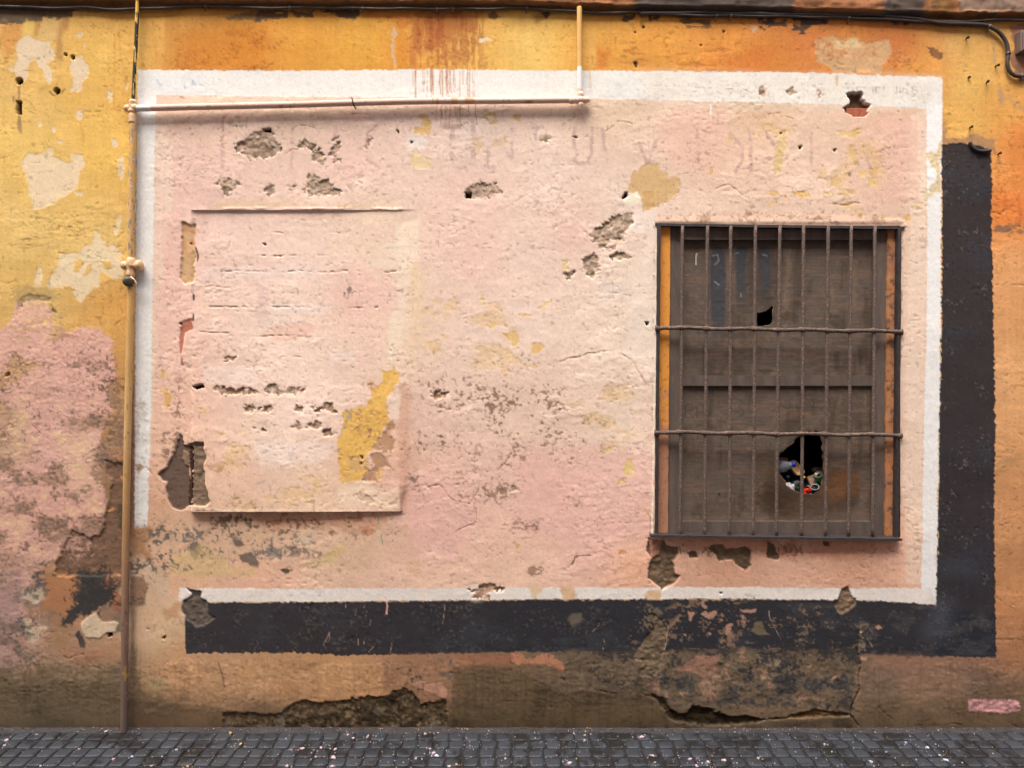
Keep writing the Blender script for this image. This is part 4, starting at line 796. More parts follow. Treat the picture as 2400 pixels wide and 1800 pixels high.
put((s, gm * smooth(.9, 1.3, NP[s] + .5 * NB[s])), (88,78,74), 0.6, 0.08)
put((s, gm * smooth(0.5, 1.1, -NB[s] + .4 * NM[s]) * smooth(1400, 1200, Ys)), (216,180,126), 0.5, 0.05)
speckle([(50,1390),(150,1370),(160,1490),(70,1520)], (204,180,146), .45, .8, 16, 12, NB)
# dark render where the coat is gone, next to the pipe
r = reg(Z(0,2,[(890,650),(1000,660),(1070,680),(1070,800),(1060,1659),(490,1659),(480,1560),(520,1470),(560,1380),(620,1260),(700,1290),(780,1340),(860,1310),(900,1200),(930,1080),(960,950),(960,850),(920,760)]), 5, 1.5); put(r, (120,90,70), 1, 0.12); dig(r, -0.006); ROUGHEN[r[0]] = np.maximum(ROUGHEN[r[0]], r[1] * .35)
speckle(Z(0,2,[(520,1350),(760,1300),(800,1450),(560,1520)]), (184,140,120), 0.5, 0.8, 16, 12)
put(reg(Z(0,2,[(1020,1040),(1065,1000),(1060,1280),(1020,1230)]), 3, 2), (84,74,60), 0.9)
for pts in ([(1000,640),(1040,590),(1065,650),(1030,690)], [(1035,800),(1065,790),(1060,850)], [(930,1100),(980,1060),(990,1080),(940,1110)]): peel(Z(0,2,pts), (200,140,84), 2, 0.002)
# bottom left patches
stain(Z(0,2,[(380,1640),(1060,1600),(1060,1700),(380,1700)]), (150,104,62), 0.8, 8, 10)
stain(Z(0,3,[(380,0),(700,0),(690,200),(640,260),(560,300),(400,240),(400,80)]), (186,126,70), 0.85, 10, 10)
stain(Z(0,3,[(840,0),(960,0),(1020,200),(1000,300),(940,160),(860,120)]), (180,112,58), 0.8, 6, 8)
r = reg(Z(0,3,[(700,0),(780,0),(860,80),(960,120),(970,200),(900,260),(820,270),(740,330),(660,330),(620,390),(570,390),(600,300),(650,270),(660,210),(710,150)]), 8, 1.6, 'm'); put(r, (60,55,52), 0.95, 0.12)
for g_, o_ in ((0, .0), (6, .0)):
    pass
mould = Z(0,3,[(640,-30),(760,-40),(900,-20),(940,60),(980,140),(960,230),(880,280),(760,340),(640,350),(580,400),(540,400),(600,280),(640,220),(690,120)])
s, m, sd = reg(mould, 16, 8, 'm', 2); put((s, m * smooth(-.6, .1, NB[s] + .5 * NP[s] + (m - .6))), (58,54,52), 0.95, 0.1)
speckle(Z(0,3,[(560,-40),(1000,-40),(1040,240),(860,360),(560,430)]), (66,60,56), .42, 0.95, 16, 12)
speckle(Z(0,2,[(900,1480),(1060,1480),(1060,1659),(880,1659)]), (72,66,60), .55, 0.95, 12, 10)
speckle(Z(0,2,[(1130,1450),(1440,1300),(1450,1580),(1300,1659),(1130,1640)]), (104,92,82), .62, 1.0, 14, 12)
r = reg(Z(0,3,[(640,510),(680,460),(700,520),(730,560),(730,620),(690,620),(680,560)]), 4, 1.6); put(r, (60,56,54), 0.95, 0.1)
speckle(Z(0,3,[(180,30),(400,0),(390,120),(320,160),(200,110)]), (80,76,78), 0.6, 0.85, 14, 10); speckle(Z(0,3,[(150,380),(300,380),(300,560),(160,500)]), (84,78,76), 0.5, 0.8, 16, 10)
speckle(Z(0,2,[(380,1620),(1060,1590),(1060,1659),(380,1659)]), (66,60,56), 0.7, 0.85, 14, 10)
r = reg(Z(0,3,[(700,400),(760,350),(820,320),(890,400),(980,390),(1025,410),(1000,480),(910,490),(860,540),(740,530),(700,470)]), 3, 1.4); put(r, (196,168,136), 1, 0.06); dig(r, 0.003)
r = reg(Z(0,3,[(860,290),(960,260),(990,300),(970,390),(890,400)]), 3, 2); put(r, (142,108,82), 0.9)
stain(Z(0,3,[(480,600),(700,600),(1000,560),(1050,650),(1000,720),(800,780),(600,760),(500,680)]), (164,116,76), 0.6, 14, 12)
for pts in ([(540,690),(590,720),(640,690),(720,680)], [(600,730),(650,760),(720,795),(820,780),(880,820)], [(400,490),(480,485)]): crack(Z(0,3,pts), 2.4, -0.006, (70,56,44))
crack(Z(0,3,[(0,990),(100,985),(200,1000),(400,1000)]), 2.0, -0.006, (76,66,52))
stain(Z(0,3,[(0,740),(1050,780),(1050,1200),(0,1290)]), (110,92,68), 0.55, 24, 16)
stain(Z(0,3,[(1130,0),(1250,0),(1260,90),(1240,230),(1150,270),(1130,180)]), (150,112,84), 0.9, 3, 6); speckle(Z(0,3,[(1130,0),(1260,20),(1230,240),(1140,240)]), (96,84,74), 0.6, 0.8, 10, 8)
stain(Z(0,3,[(1130,260),(1160,260),(1150,600),(1200,900),(1250,1150),(1150,1290),(1120,1290)]), (104,84,66), 0.75, 10, 10, 'v')
wash(Z(0,3,[(1150,280),(1400,200),(1560,200),(1500,300),(1280,500),(1250,580),(1150,560)]), (204,164,124), 0.6, 8, 8); wash(Z(0,3,[(1420,310),(1560,230),(1520,340),(1440,400)]), (190,134,78), 0.6, 6, 6)
speckle(Z(0,3,[(1240,900),(1420,880),(1430,1060),(1230,1150)]), (140,124,84), 0.5, 0.8, 18, 10)
hole(Z(0,3,[(1400,540),(1420,520),(1435,520),(1420,550)]), -0.012, 1, (96,74,52)); hole(Z(0,3,[(1262,455),(1290,462),(1275,470)]), -0.012, 1, (60,52,48))

# ---------------------------------------------------------------- 8. foot of the wall: grime line, eroded render
gl = 30 + 22 * NL + 10 * NM; yy = gy[:, None]
m = smooth(1706 - 12, 1706 + 10, yy + gl * 0.55 + 0 * gx[None, :]); m = np.clip(m, 0, 1) * 0.85
COL += (alb((84,70,54), 1690).astype(np.float32) * (1 + .12 * NM)[..., None] - COL) * m[..., None]
olive = smooth(1655, 1672, yy + 10 * NL + 6 * NM) * smooth(1695, 1680, yy) * smooth(1050, 1070, gx)[None, :] * smooth(1560, 1540, gx)[None, :]
COL += (alb((112,92,42), 1670).astype(np.float32) - COL) * (olive * 0.6)[..., None]
dk = smooth(1672, 1688, yy + 8 * NL + 5 * NM) * smooth(1052, 1062, gx)[None, :] * smooth(1580, 1550, gx)[None, :]
COL += (alb((70,54,38), 1690).astype(np.float32) - COL) * (dk * 0.7)[..., None]
r = reg([(520,1712),(525,1668),(560,1675),(600,1671),(655,1672),(690,1648),(714,1643),(735,1646),(795,1643),(830,1637),(866,1633),(888,1635),(920,1618),(950,1613),(969,1624),(982,1637),(985,1651),(1045,1640),(1048,1712)], 5, 1.6, 'm')
s = r[0]; put(r, (82,65,47), 1, 0.2); dig(r, -0.007); ROUGHEN[s] = np.maximum(ROUGHEN[s], r[1] * 0.6)
H[s] += r[1] * 0.002 * NM[s]
put((s, r[1] * smooth(.1, .7, NP[s])), (56,44,32), 0.7, .1); put((s, r[1] * smooth(.3, .9, -NP[s] + .4 * NB[s])), (130,108,78), 0.6, .1)
put((s, r[1] * smooth(0.2, 0.8, NM[s])), (50,40,28), 0.9, 0.1); put((s, r[1] * smooth(0.5, 1.0, -NM[s])), (124,104,76), 0.85, 0.1); put((s, r[1] * smooth(0.55, 1.0, NB[s] - .3 * NM[s]) * smooth(1640, 1690, yy[s[0]])), (100,94,84), 0.85, 0.1)
for pts in ([(1200,1020),(1300,1040),(1360,1130),(1420,1180),(1510,1190),(1560,1130),(1700,1150),(1800,1180),(1860,1215),(2000,1200),(2150,1230),(2212,1240),(2100,1280),(1900,1275),(1640,1290),(1450,1265),(1340,1215),(1290,1130)],):
    r = reg(Z(2,3,pts), 4, 1.5); put(r, (50,38,24), 1, 0.25); dig(r, -0.014); ROUGHEN[r[0]] = np.maximum(ROUGHEN[r[0]], r[1] * 1.3)
r = reg(Z(3,3,[(0,1225),(150,1225),(200,1195),(300,1180),(400,1158),(520,1165),(640,1190),(700,1205),(620,1215),(400,1215),(250,1230),(0,1248)]), 3, 1.4); put(r, (92,68,36), 1, 0.2); dig(r, -0.010); ROUGHEN[r[0]] = np.maximum(ROUGHEN[r[0]], r[1])
# worn patch under the black band, centre right
r = reg(Z(2,3,[(470,650),(1060,640),(2212,640),(2990,660),(2970,800),(2960,1150),(2900,1210),(2750,1170),(2212,1130),(1600,1120),(1400,1100),(1270,1050),(1100,1020),(900,1010),(750,980),(600,920),(460,870)]), 9, 7.0, 'm'); s = r[0]
put(r, (100,83,66), 0.85, 0.1); dig(r, -0.001); ROUGHEN[s] = np.maximum(ROUGHEN[s], r[1] * .3)
put((s, r[1] * smooth(0.05, 0.4, 0.7 * NB[s] + 0.45 * NP[s] + .3 * NM[s]) * smooth(1545, 1560, gx[s[1]])[None, :]), (64,60,58), 0.85, 0.1)
put((s, r[1] * smooth(0.55, 0.9, -NB[s] + 0.5 * NP[s]) * smooth(1545, 1560, gx[s[1]])[None, :]), (150,112,86), 0.7, 0.1)
put((s, r[1] * smooth(0.4, 0.9, NM[s]) * smooth(1560, 1545, gx[s[1]])[None, :]), (88,76,64), 0.7, 0.1)
s, m, sd = reg([(1335,1515),(2010,1515),(2005,1600),(1900,1650),(1700,1660),(1500,1640),(1400,1620)], 10, 16, 'l'); fd = smooth(1660, 1525, gy[s[0]])[:, None]
put((s, m * smooth(0.15, 0.55, NB[s] * .7 + .6 * NP[s] + .4 * NM[s] - .9 + 1.2 * fd)), (54,50,49), 0.9, 0.1)
s, m, sd = reg([(1480,1410),(2050,1410),(2040,1540),(1480,1540)], 10, 22, 'l')
put((s, m * smooth(0.45, 0.9, .6 * NB[s] + .6 * NP[s] + .3 * NH[s])), (122,98,78), 0.75, 0.12)
peel(Z(2,3,[(1440,790),(1560,720),(1660,680),(1790,690),(1790,740),(1720,860),(1660,870),(1580,830),(1450,830)]), (146,106,82), 5, 0.001, 0.08, 0.85)
r = reg(Z(2,3,[(1180,340),(1230,330),(1330,410),(1345,500),(1320,600),(1310,720),(1290,830),(1200,870),(1100,860),(1120,700),(1040,660),(1130,560),(1200,470),(1220,420)]), 4, 1.5); put(r, (104,86,68), 0.95, 0.16); dig(r, -0.004); ROUGHEN[r[0]] = np.maximum(ROUGHEN[r[0]], r[1])
put(line(Z(2,3,[(1330,410),(1352,450),(1335,540),(1320,640)]), 1.4, 1.8), (186,154,118), 0.7)
s, m, sd = reg(Z(2,3,[(-600,1180),(300,1150),(900,1180),(1300,1180),(1450,1290),(2212,1290),(2900,1230),(3000,1340),(-600,1340)]), 8, 14, 'l')
put((s, m * smooth(-.6, .5, NB[s] + .5 * NM[s])), (62,49,36), 0.8, 0.12)
r = reg(Z(2,3,[(1210,920),(1280,900),(1270,1040),(1210,1030)]), 3, 2); put(r, (140,104,84), 0.8); put(line(Z(2,3,[(1130,960),(1200,920),(1290,870)]), 2.5, 1.2), (150,112,92), 0.7)
for pts in ([(490,380),(530,330),(600,330),(600,380),(520,440)], [(1190,270),(1260,270),(1310,330),(1250,360)]): put(reg(Z(2,3,pts), 5, 4), (110,96,80), 0.7)
put(reg(Z(3,3,[(0,0)] and [(-150,480),(-100,400),(-60,410),(0,500),(-60,520)]), 4, 3), (112,96,74), 0.8)
s, m, sd = reg(Z(2,3,[(1400,230),(2212,230),(2400,300),(2350,640),(1400,640),(1350,450)]), 14, 20, 'l')
put((s, m * smooth(0.55, 0.95, NB[s] * .8 + 0.6 * NS[s])), (140,106,84), 0.8, 0.1); put((s, m * smooth(0.75, 1.1, NM[s] * .7 + 0.7 * NH[s])), (116,98,76), 0.8, 0.1)
for pts in ([(1620,230),(1650,230),(1680,280)], [(1520,300),(1580,320),(1540,370)], [(1640,330),(1690,310),(1760,310),(1750,350),(1700,380)], [(1480,500),(1510,500),(1500,525)], [(1970,290),(2100,285),(2070,310),(1990,315)], [(1980,340),(2000,340),(2020,410),(1990,400)], [(1680,510),(1710,500),(1690,525)], [(1090,570),(1120,565),(1100,600)], [(1060,630),(1105,610),(1100,640)], [(1065,720),(1120,730),(1110,740)], [(1850,420),(1900,410),(1880,500),(1850,500)]):
    peel(Z(2,3,pts), (172,128,100), 3.5, -0.0005, 0.15, 0.9)
peel(Z(2,3,[(-10,655),(90,655),(120,720),(190,710),(240,680),(340,675),(360,700),(430,740),(460,800),(440,830),(350,780),(250,760),(120,760),(50,790),(-10,740)]), (196,132,82), 4, 0.001, 0.08, lip=False)
for pts, col in (([(930,440),(960,425),(980,450),(955,460)], (206,150,110)), ([(775,480),(800,470),(830,480),(800,495)], (206,182,150)), ([(780,590),(840,570),(850,650),(800,620)], (120,106,88)), ([(775,690),(860,690),(850,740),(800,720)], (184,136,108)), ([(545,900),(560,870),(610,860),(600,890)], (186,130,90)), ([(40,700),(120,720),(110,790),(40,770)], (136,116,94))):
    peel(Z(3,3,pts), col, 2.5, -0.002)
r = line(Z(3,3,[(780,480),(790,560),(770,640),(800,740),(790,850),(780,1000),(720,1130),(710,1200),(780,1290)]), 3.2, 2.0); put(r, (74,62,50), 0.8); dig(r, -0.008)
put(reg(Z(3,3,[(650,640),(770,610),(800,760),(700,740)]), 5, 3), (58,54,52), 0.85)
for c, pts, wd in ((3,[(960,1140),(1050,1220),(1140,1270),(1170,1290),(1460,1290),(1620,1275),(1680,1300)],2.2),(3,[(1980,1200),(2040,1250),(2130,1290),(2180,1330)],4.0),(2,[(460,890),(560,900),(640,950),(790,1000),(900,1020)],3.0),(2,[(1110,1010),(1200,1040),(1280,1080),(1330,1180)],3.0),(1,[(1640,1060),(1650,1320)],2.5),(1,[(1690,650),(1690,1050),(1720,1100)],2.0),(1,[(2050,1120),(2110,1090),(2212,1080)],1.8),(0,[(2030,1140),(2100,1090),(2212,1070)],2.0),(1,[(470,1000),(480,1060)],1.5)):
    s, m, sd = line(resample(Z(c,3,pts), 8).tolist(), wd * .8, 2.4); r = (s, m * smooth(-.7, .2, NB[s] + .5 * NF[s])); put(r, (70,56,42), 0.7); dig(r, -0.003)
stain([(1065,1560),(1240,1580),(1330,1610),(1500,1630),(1560,1660),(1560,1712),(1065,1712)], (92,74,54), 0.85, 18, 14)
stain([(2020,1640),(2400,1600),(2440,1712),(2020,1712)], (104,82,60), 0.6, 22, 14)
stain([(-40,1590),(286,1600),(286,1712),(-40,1712)], (88,74,56), 0.6, 26, 14)
stain([(310,1640),(520,1670),(520,1712),(310,1712)], (92,72,54), 0.75, 14, 12)
# brown band of damp render right of centre and the seam at x = 1055
stain(Z(1,3,[(1090,690),(1680,670),(1680,1060),(1420,1090),(1400,1010),(1290,960),(1180,980),(1100,960)]), (146,106,72), 0.6, 5, 8); stain(Z(1,3,[(1690,670),(2212,670),(2212,760),(1780,760)]), (156,102,66), 0.7, 14, 10)
peel(Z(1,3,[(1340,940),(1440,910),(1500,940),(1590,930),(1640,1000),(1640,1060),(1540,1020),(1440,980)]), (172,126,96), 4, 0.003, 0.06)
for x, y in ((1290,935),(1310,920),(1340,895),(1355,885),(1385,870),(1410,870),(1425,885),(1345,910),(1330,815),(1225,800)): put(reg(Z(1,3,circ(x, y, 11)), 2, 1.4), (62,58,56), 0.9)
for pts in ([(1640,690),(1690,690),(1690,770),(1660,780)], [(1600,850),(1680,840),(1700,890),(1640,900)], [(1560,710),(1630,700),(1620,750)]): speckle(Z(1,3,pts), (92,84,78), 0.75, 0.85, 10, 8)
stain(Z(1,3,[(80,960),(300,940),(340,990),(120,1000)]), (186,128,72), 0.5, 10, 8)
# pink stripe painted at the lower right
r = reg(Z(3,3,[(1730,1065),(1880,1065),(2140,1075),(2180,1110),(2175,1160),(2030,1190),(1900,1180),(1730,1170)]), 2.5, 1.3, 'f'); put(r, (190,136,126), 1, 0.07); dig(r, 0.0012); H[r[0]] += r[1] * .0015 * NF[r[0]]
stain(Z(3,3,[(1120,760),(1700,760),(1720,1050),(1200,1060)]), (140,106,80), 0.5, 20, 16); stain(Z(3,3,[(900,690),(1960,710),(1960,800),(900,780)]), (150,108,78), 0.55, 12, 10)

for pts in ([(1539,528),(1537,700),(1534,1000),(1529,1258)],):
    s, m, sd = line(pts, 4.5, 2.0); put((s, m), (244,222,200), 0.8); H[s] += 0.004 * m
    s, m, sd = line([(x - 4, y) for x, y in pts], 2.5, 2.5); put((s, m * smooth(0, .6, NM[s])), (120,90,72), 0.6)
s, m, sd = reg([(1536,505),(1800,500),(2110,512),(2124,530),(2116,534),(1800,526),(1536,522)], 3, 2.5); put((s, m), (226,184,152), 0.6); H[s] += 0.004 * m * smooth(500, 524, gy[s[0]])[:, None]
speckle([(1540,500),(2110,505),(2115,526),(1540,520)], (150,112,86), 0.45, 0.7, 6, 5)
s, m, sd = line([(2116,540),(2114,800),(2110,1250)], 3.5, 2.5); put((s, m * smooth(-.1, .5, NM[s])), (150,104,76), 0.7)
# ---------------------------------------------------------------- 9. walled-up window: lintel lip, tilted infill, projecting foot
X, Y = np.meshgrid(gx, gy)
inx = smooth(447, 458, X) * (1 - smooth(936, 966, X)); 
t = (Y - PAN[1]) / (PAN[3] - PAN[1])
tilt = -0.010 + 0.046 * np.clip(t, 0, 1) ** 1.6
ins = (Y > PAN[1] + 0.5) & (Y < PAN[3] + 0.5)
ew = 60 - 50 * smooth(1060, 1185, Y) + 6 * NM; inx2 = smooth(447, 457, X + 2 * NF) * (1 - smooth(0, 1, (X - 936 + 3 * NM) / np.maximum(ew, 4)))
tilt = np.where(tilt > 0, tilt * (0.85 - 0.45 * smooth(700, 940, X)), tilt * (1 - .7 * smooth(760, 930, X)))
H += np.where(ins, tilt * inx2, 0)
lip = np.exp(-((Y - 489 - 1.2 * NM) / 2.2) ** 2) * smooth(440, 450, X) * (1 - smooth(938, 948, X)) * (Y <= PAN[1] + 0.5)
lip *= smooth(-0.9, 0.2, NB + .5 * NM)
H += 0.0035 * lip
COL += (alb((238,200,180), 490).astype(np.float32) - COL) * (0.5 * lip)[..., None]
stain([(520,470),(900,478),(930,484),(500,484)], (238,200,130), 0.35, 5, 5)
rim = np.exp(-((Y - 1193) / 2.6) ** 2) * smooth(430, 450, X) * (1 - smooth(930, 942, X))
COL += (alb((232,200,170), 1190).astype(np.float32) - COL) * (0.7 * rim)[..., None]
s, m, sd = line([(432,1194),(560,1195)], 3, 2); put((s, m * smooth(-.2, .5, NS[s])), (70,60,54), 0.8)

lowb = smooth(1545, 1560, Y) * smooth(1700, 1660, Y)
DG = 0.5 * fbm(22, 7, 3, 81) + 0.6 * NF
H += lowb * (0.0009 * DG + 0.0006 * NM); COL *= (1 + lowb * (0.09 * DG + 0.07 * NP + 0.06 * NM))[..., None]
damp = smooth(1590, 1700, Y + 40 * NL + 18 * NM)
COL *= (1 - damp * (0.10 + 0.22 * smooth(-.2, .7, NB + .6 * NP)))[..., None]
tide = np.exp(-((Y + 30 * NL + 10 * NM - 1655) / 9.0) ** 2) * smooth(-.2, .5, NL); COL *= (1 - 0.14 * tide)[..., None]
COL *= (1 - 0.16 * smooth(1535, 1560, Y) * smooth(0.1, .9, NV + .4 * NL))[..., None]
# thin coats of paint lapping over each other, hairline cracks between them
keep = smooth(60, 110, Y) * smooth(1690, 1600, Y) * (1 - smooth(.55, .7, COL[..., 2])) * smooth(.05, .12, COL[..., 0])
A1, A2, A3 = fbm(70, 46, 4, 301), fbm(38, 24, 4, 311), fbm(90, 70, 4, 321)
zone = smooth(-.2, .5, NL + .5 * fbm(140, 120, 2, 331))
for F_, t_, w_ in ((A1, .35, 1.0), (A2, .55, .8), (A3, -.5, .8)):
    st = smooth(-.03, .03, F_ - t_); H += 0.0007 * w_ * st * keep * zone; COL *= (1 + (0.035 * w_ * (st - .3) * keep * zone)[..., None] * np.array([.7, 1.0, 1.25], np.float32))
    ln = np.exp(-((F_ - t_) / .022) ** 2) * smooth(.1, .7, NB + .4 * NF) * keep * zone; COL *= (1 - 0.20 * ln)[..., None]; H -= 0.0005 * ln
hl = np.exp(-(fbm(120, 85, 5, 341) / .014) ** 2) * smooth(.2, .7, fbm(200, 160, 2, 351)) * keep
COL *= (1 - 0.30 * hl)[..., None]; H -= 0.0009 * hl
# overall relief: fine plaster tooth, bare mortar roughness
GRN = RNG.normal(0, 1, H.shape).astype(np.float32); GR2 = fbm(5, 4.5, 1, 60)
GA = (0.15 + 0.8 * smooth(-.5, .8, NL + .5 * NB)) * (1 - .6 * smooth(.55, .7, COL[..., 2])); H += GA * (0.00022 * NF + 0.00025 * GR2 + 0.00016 * GRN)
COL *= (1 + 0.022 * GRN + 0.035 * GR2 + 0.02 * NP)[..., None]
wht = smooth(.55, .7, COL[..., 2]); dots = smooth(1.95, 2.25, fbm(6, 5, 1, 91) / 0.42 + 0.45 * NB + 0.3 * NL) * (1 - .85 * wht); COL *= (1 - 0.22 * dots * smooth(0, 60, Y))[..., None]; H -= 0.0010 * dots
RG = fbm(9, 8, 2, 70)
H += ROUGHEN * (0.0030 * RG + 0.0028 * NM)
COL *= (1 + ROUGHEN * 0.10 * RG)[..., None]
edge_guard = smooth(0, 10, np.maximum(np.maximum(WIN[0] - X, X - WIN[2]), np.maximum(WIN[1] - Y, Y - WIN[3])))
H *= edge_guard
H *= smooth(2.0, 40.0, Y + 30) * 0.6 + 0.4
np.clip(COL, 0.004, 0.9, out=COL)

# ---------------------------------------------------------------- build the wall meshes
M_WALL = mat_attr("painted_plaster")
building = tag(empty("street_building"), "weathered yellow and pink plaster house front with barred window", "building")
VX = np.stack([(X - 1200) / S, -H, (GY - Y) / S], -1).reshape(-1, 3)
CC = COL.reshape(-1, 3)
ii, jj = np.meshgrid(np.arange(NY - 1), np.arange(NX - 1), indexing='ij')
q = np.stack([ii * NX + jj, (ii + 1) * NX + jj, (ii + 1) * NX + jj + 1, ii * NX + jj + 1], -1)
fx = (gx[:-1] + gx[1:]) / 2; fy = (gy[:-1] + gy[1:]) / 2
FX, FY = np.meshgrid(fx, fy)
inwin = (FX > WIN[0]) & (FX < WIN[2]) & (FY > WIN[1]) & (FY < WIN[3])
inpan = (FX > PAN[0]) & (FX < PAN[2]) & (FY > PAN[1]) & (FY < PAN[3])
def sub(name, mask):
    F = q[mask]; u, inv = np.unique(F, return_inverse=True)
    return np_mesh(name, VX[u], inv.reshape(F.shape), M_WALL, CC[u], building)
wall = sub("wall", ~inwin & ~inpan)
blocked = tag(sub("blocked_window", inpan), "pink plastered-over window panel with yellow peeling at its lower right")
# ================================================================== the rest of the house front
def vn(x, y, seed=0):
    """value noise at any points (arrays), about -1..1"""
    R = np.random.default_rng(1000 + seed).uniform(-1, 1, (256, 256))
    xi, yi = np.floor(x).astype(int), np.floor(y).astype(int); fx_, fy_ = x - xi, y - yi
    fx_, fy_ = fx_ * fx_ * (3 - 2 * fx_), fy_ * fy_ * (3 - 2 * fy_)
    g_ = lambda i, j: R[i % 256, j % 256]
    a_ = g_(yi, xi) * (1 - fx_) + g_(yi, xi + 1) * fx_; b_ = g_(yi + 1, xi) * (1 - fx_) + g_(yi + 1, xi + 1) * fx_
    return a_ * (1 - fy_) + b_ * fy_
def fb(x, y, sc_, seed=0, o=4, gain=0.55):
    t = 0; g_ = 1; n = 0
    for k in range(o): t = t + g_ * vn(np.asarray(x, float) / sc_ * 2 ** k + 31.7 * k, np.asarray(y, float) / sc_ * 2 ** k + 11.3 * k, seed + k); n += g_ * g_; g_ *= gain
    return t / math.sqrt(n) * 1.2
def grid_faces(ny, nx, mask=None):
    i_, j_ = np.meshgrid(np.arange(ny - 1), np.arange(nx - 1), indexing='ij')
    f = np.stack([i_ * nx + j_, (i_ + 1) * nx + j_, (i_ + 1) * nx + j_ + 1, i_ * nx + j_ + 1], -1)
    return f.reshape(-1, 4) if mask is None else f[mask]
def lerpc(a_, b_, t): return a_ + (b_ - a_) * t[..., None]

# ---------------------------------------------------------------- string course along the top
cxs = np.concatenate([np.arange(-3400, -40, 60), np.arange(-40, 2440, 4.0), np.arange(2440, 5801, 60)])
ycor = np.interp(cxs, [-200, 0, 700, 1200, 1400, 1800, 2200, 2400, 2600], [12, 13, 17, 19, 27, 34, 45, 45, 45])
prof = [(-0.02, 6), (0.0, 1.5), (0.006, 0), (0.016, -2), (0.026, -4), (0.036, -6), (0.044, -9), (0.038, -13), (0.041, -18), (0.042, -24), (0.043, -30), (0.043, -38), (0.043, -46), (0.043, -56), (0.043, -70), (0.043, -90), (0.05, -104), (-0.02, -106)]
nP = len(prof)
CX = np.repeat(cxs[None, :], nP, 0); PD = np.array([p_[0] for p_ in prof])[:, None] + 0 * CX; PO = np.array([p_[1] for p_ in prof])[:, None] + 0 * CX
YP = ycor[None, :] + PO
rel = 0.006 * fb(CX, PO * 3, 60, 3) + 0.003 * fb(CX, PO * 3, 14, 5)
broken = smooth(2225, 2245, CX + 12 * fb(CX, PO, 30, 9)) * smooth(-8, -16, PO + 4 * fb(CX, PO, 24, 12))
PD2 = PD + np.where((PO < 5) & (PO > -105), rel, 0) - 0.012 * broken
c = np.zeros(CX.shape + (3,)); c[:] = alb((176,116,66), 20)
nz = fb(CX, PO * 4, 90, 20); nf = fb(CX, PO * 4, 16, 24)
c = lerpc(c, alb((196,124,66), 20), smooth(0.0, 0.8, nz)); c = lerpc(c, alb((120,92,54), 20), smooth(-14, -2, PO + 4 * nf) * 0.75)  # second mix darkens the underside: soffit shade put into the colour
dkm = np.maximum(smooth(1470, 1490, CX + 8 * nf) * smooth(1862, 1846, CX + 8 * nf), smooth(2050, 2068, CX + 14 * nf) * smooth(2165, 2150, CX + 14 * nf))
c = lerpc(c, alb((84,76,70), 20), dkm * 0.92); c = lerpc(c, alb((170,108,64), 20), smooth(1850, 1870, CX) * smooth(2060, 2040, CX) * smooth(-0.2, 0.4, nf) * 0.7)
c = lerpc(c, alb((156,124,100), 20), broken); c = lerpc(c, alb((110,88,30), 20), smooth(2165, 2180, CX) * smooth(2235, 2220, CX) * 0.5)
c = lerpc(c, alb((80,68,54), 20), smooth(0.35, 0.9, nf + 0.3 * nz) * 0.55); c *= (1 + 0.1 * nf)[..., None]
V = np.stack([(CX - 1200) / S, -PD2, (GY - YP) / S], -1).reshape(-1, 3)
np_mesh("cornice", V, grid_faces(nP, len(cxs)), M_WALL, np.clip(c, .004, .88).reshape(-1, 3), building)
M_UP = mat_weathered("upper_limewash", (232,170,80), (214,146,66), 3, 0.9, 0, (190,140,90), 0.5)
bm = bmesh.new(); X0, X1 = wx(-3400), wx(5800)
ztop = wz(-100) ; v_ = [bm.verts.new(p_) for p_ in ((X0, 0.0, ztop), (X1, 0.0, ztop), (X1, 0.0, 7.2), (X0, 0.0, 7.2))]
bm.faces.new(v_); obj("upper_wall", bm, M_UP, building)
M_DARK = mat_weathered("light_block_shell", (120,100,84), (100,84,70), 4, 0.95)
bm = bmesh.new()
a_ = [(X0, 0.0, -0.1), (X1, 0.0, -0.1), (X1, 6.5, -0.1), (X0, 6.5, -0.1)]; lo = [bm.verts.new(p_) for p_ in a_]; hi = [bm.verts.new((p_[0], p_[1], 7.2)) for p_ in a_]
for k in (1, 2, 3): bm.faces.new((lo[k], lo[(k + 1) % 4], hi[(k + 1) % 4], hi[k]))
bm.faces.new(hi); obj("light_block_shell", bm, M_DARK, building)  # unseen sides, back and roof, added to keep light out from behind

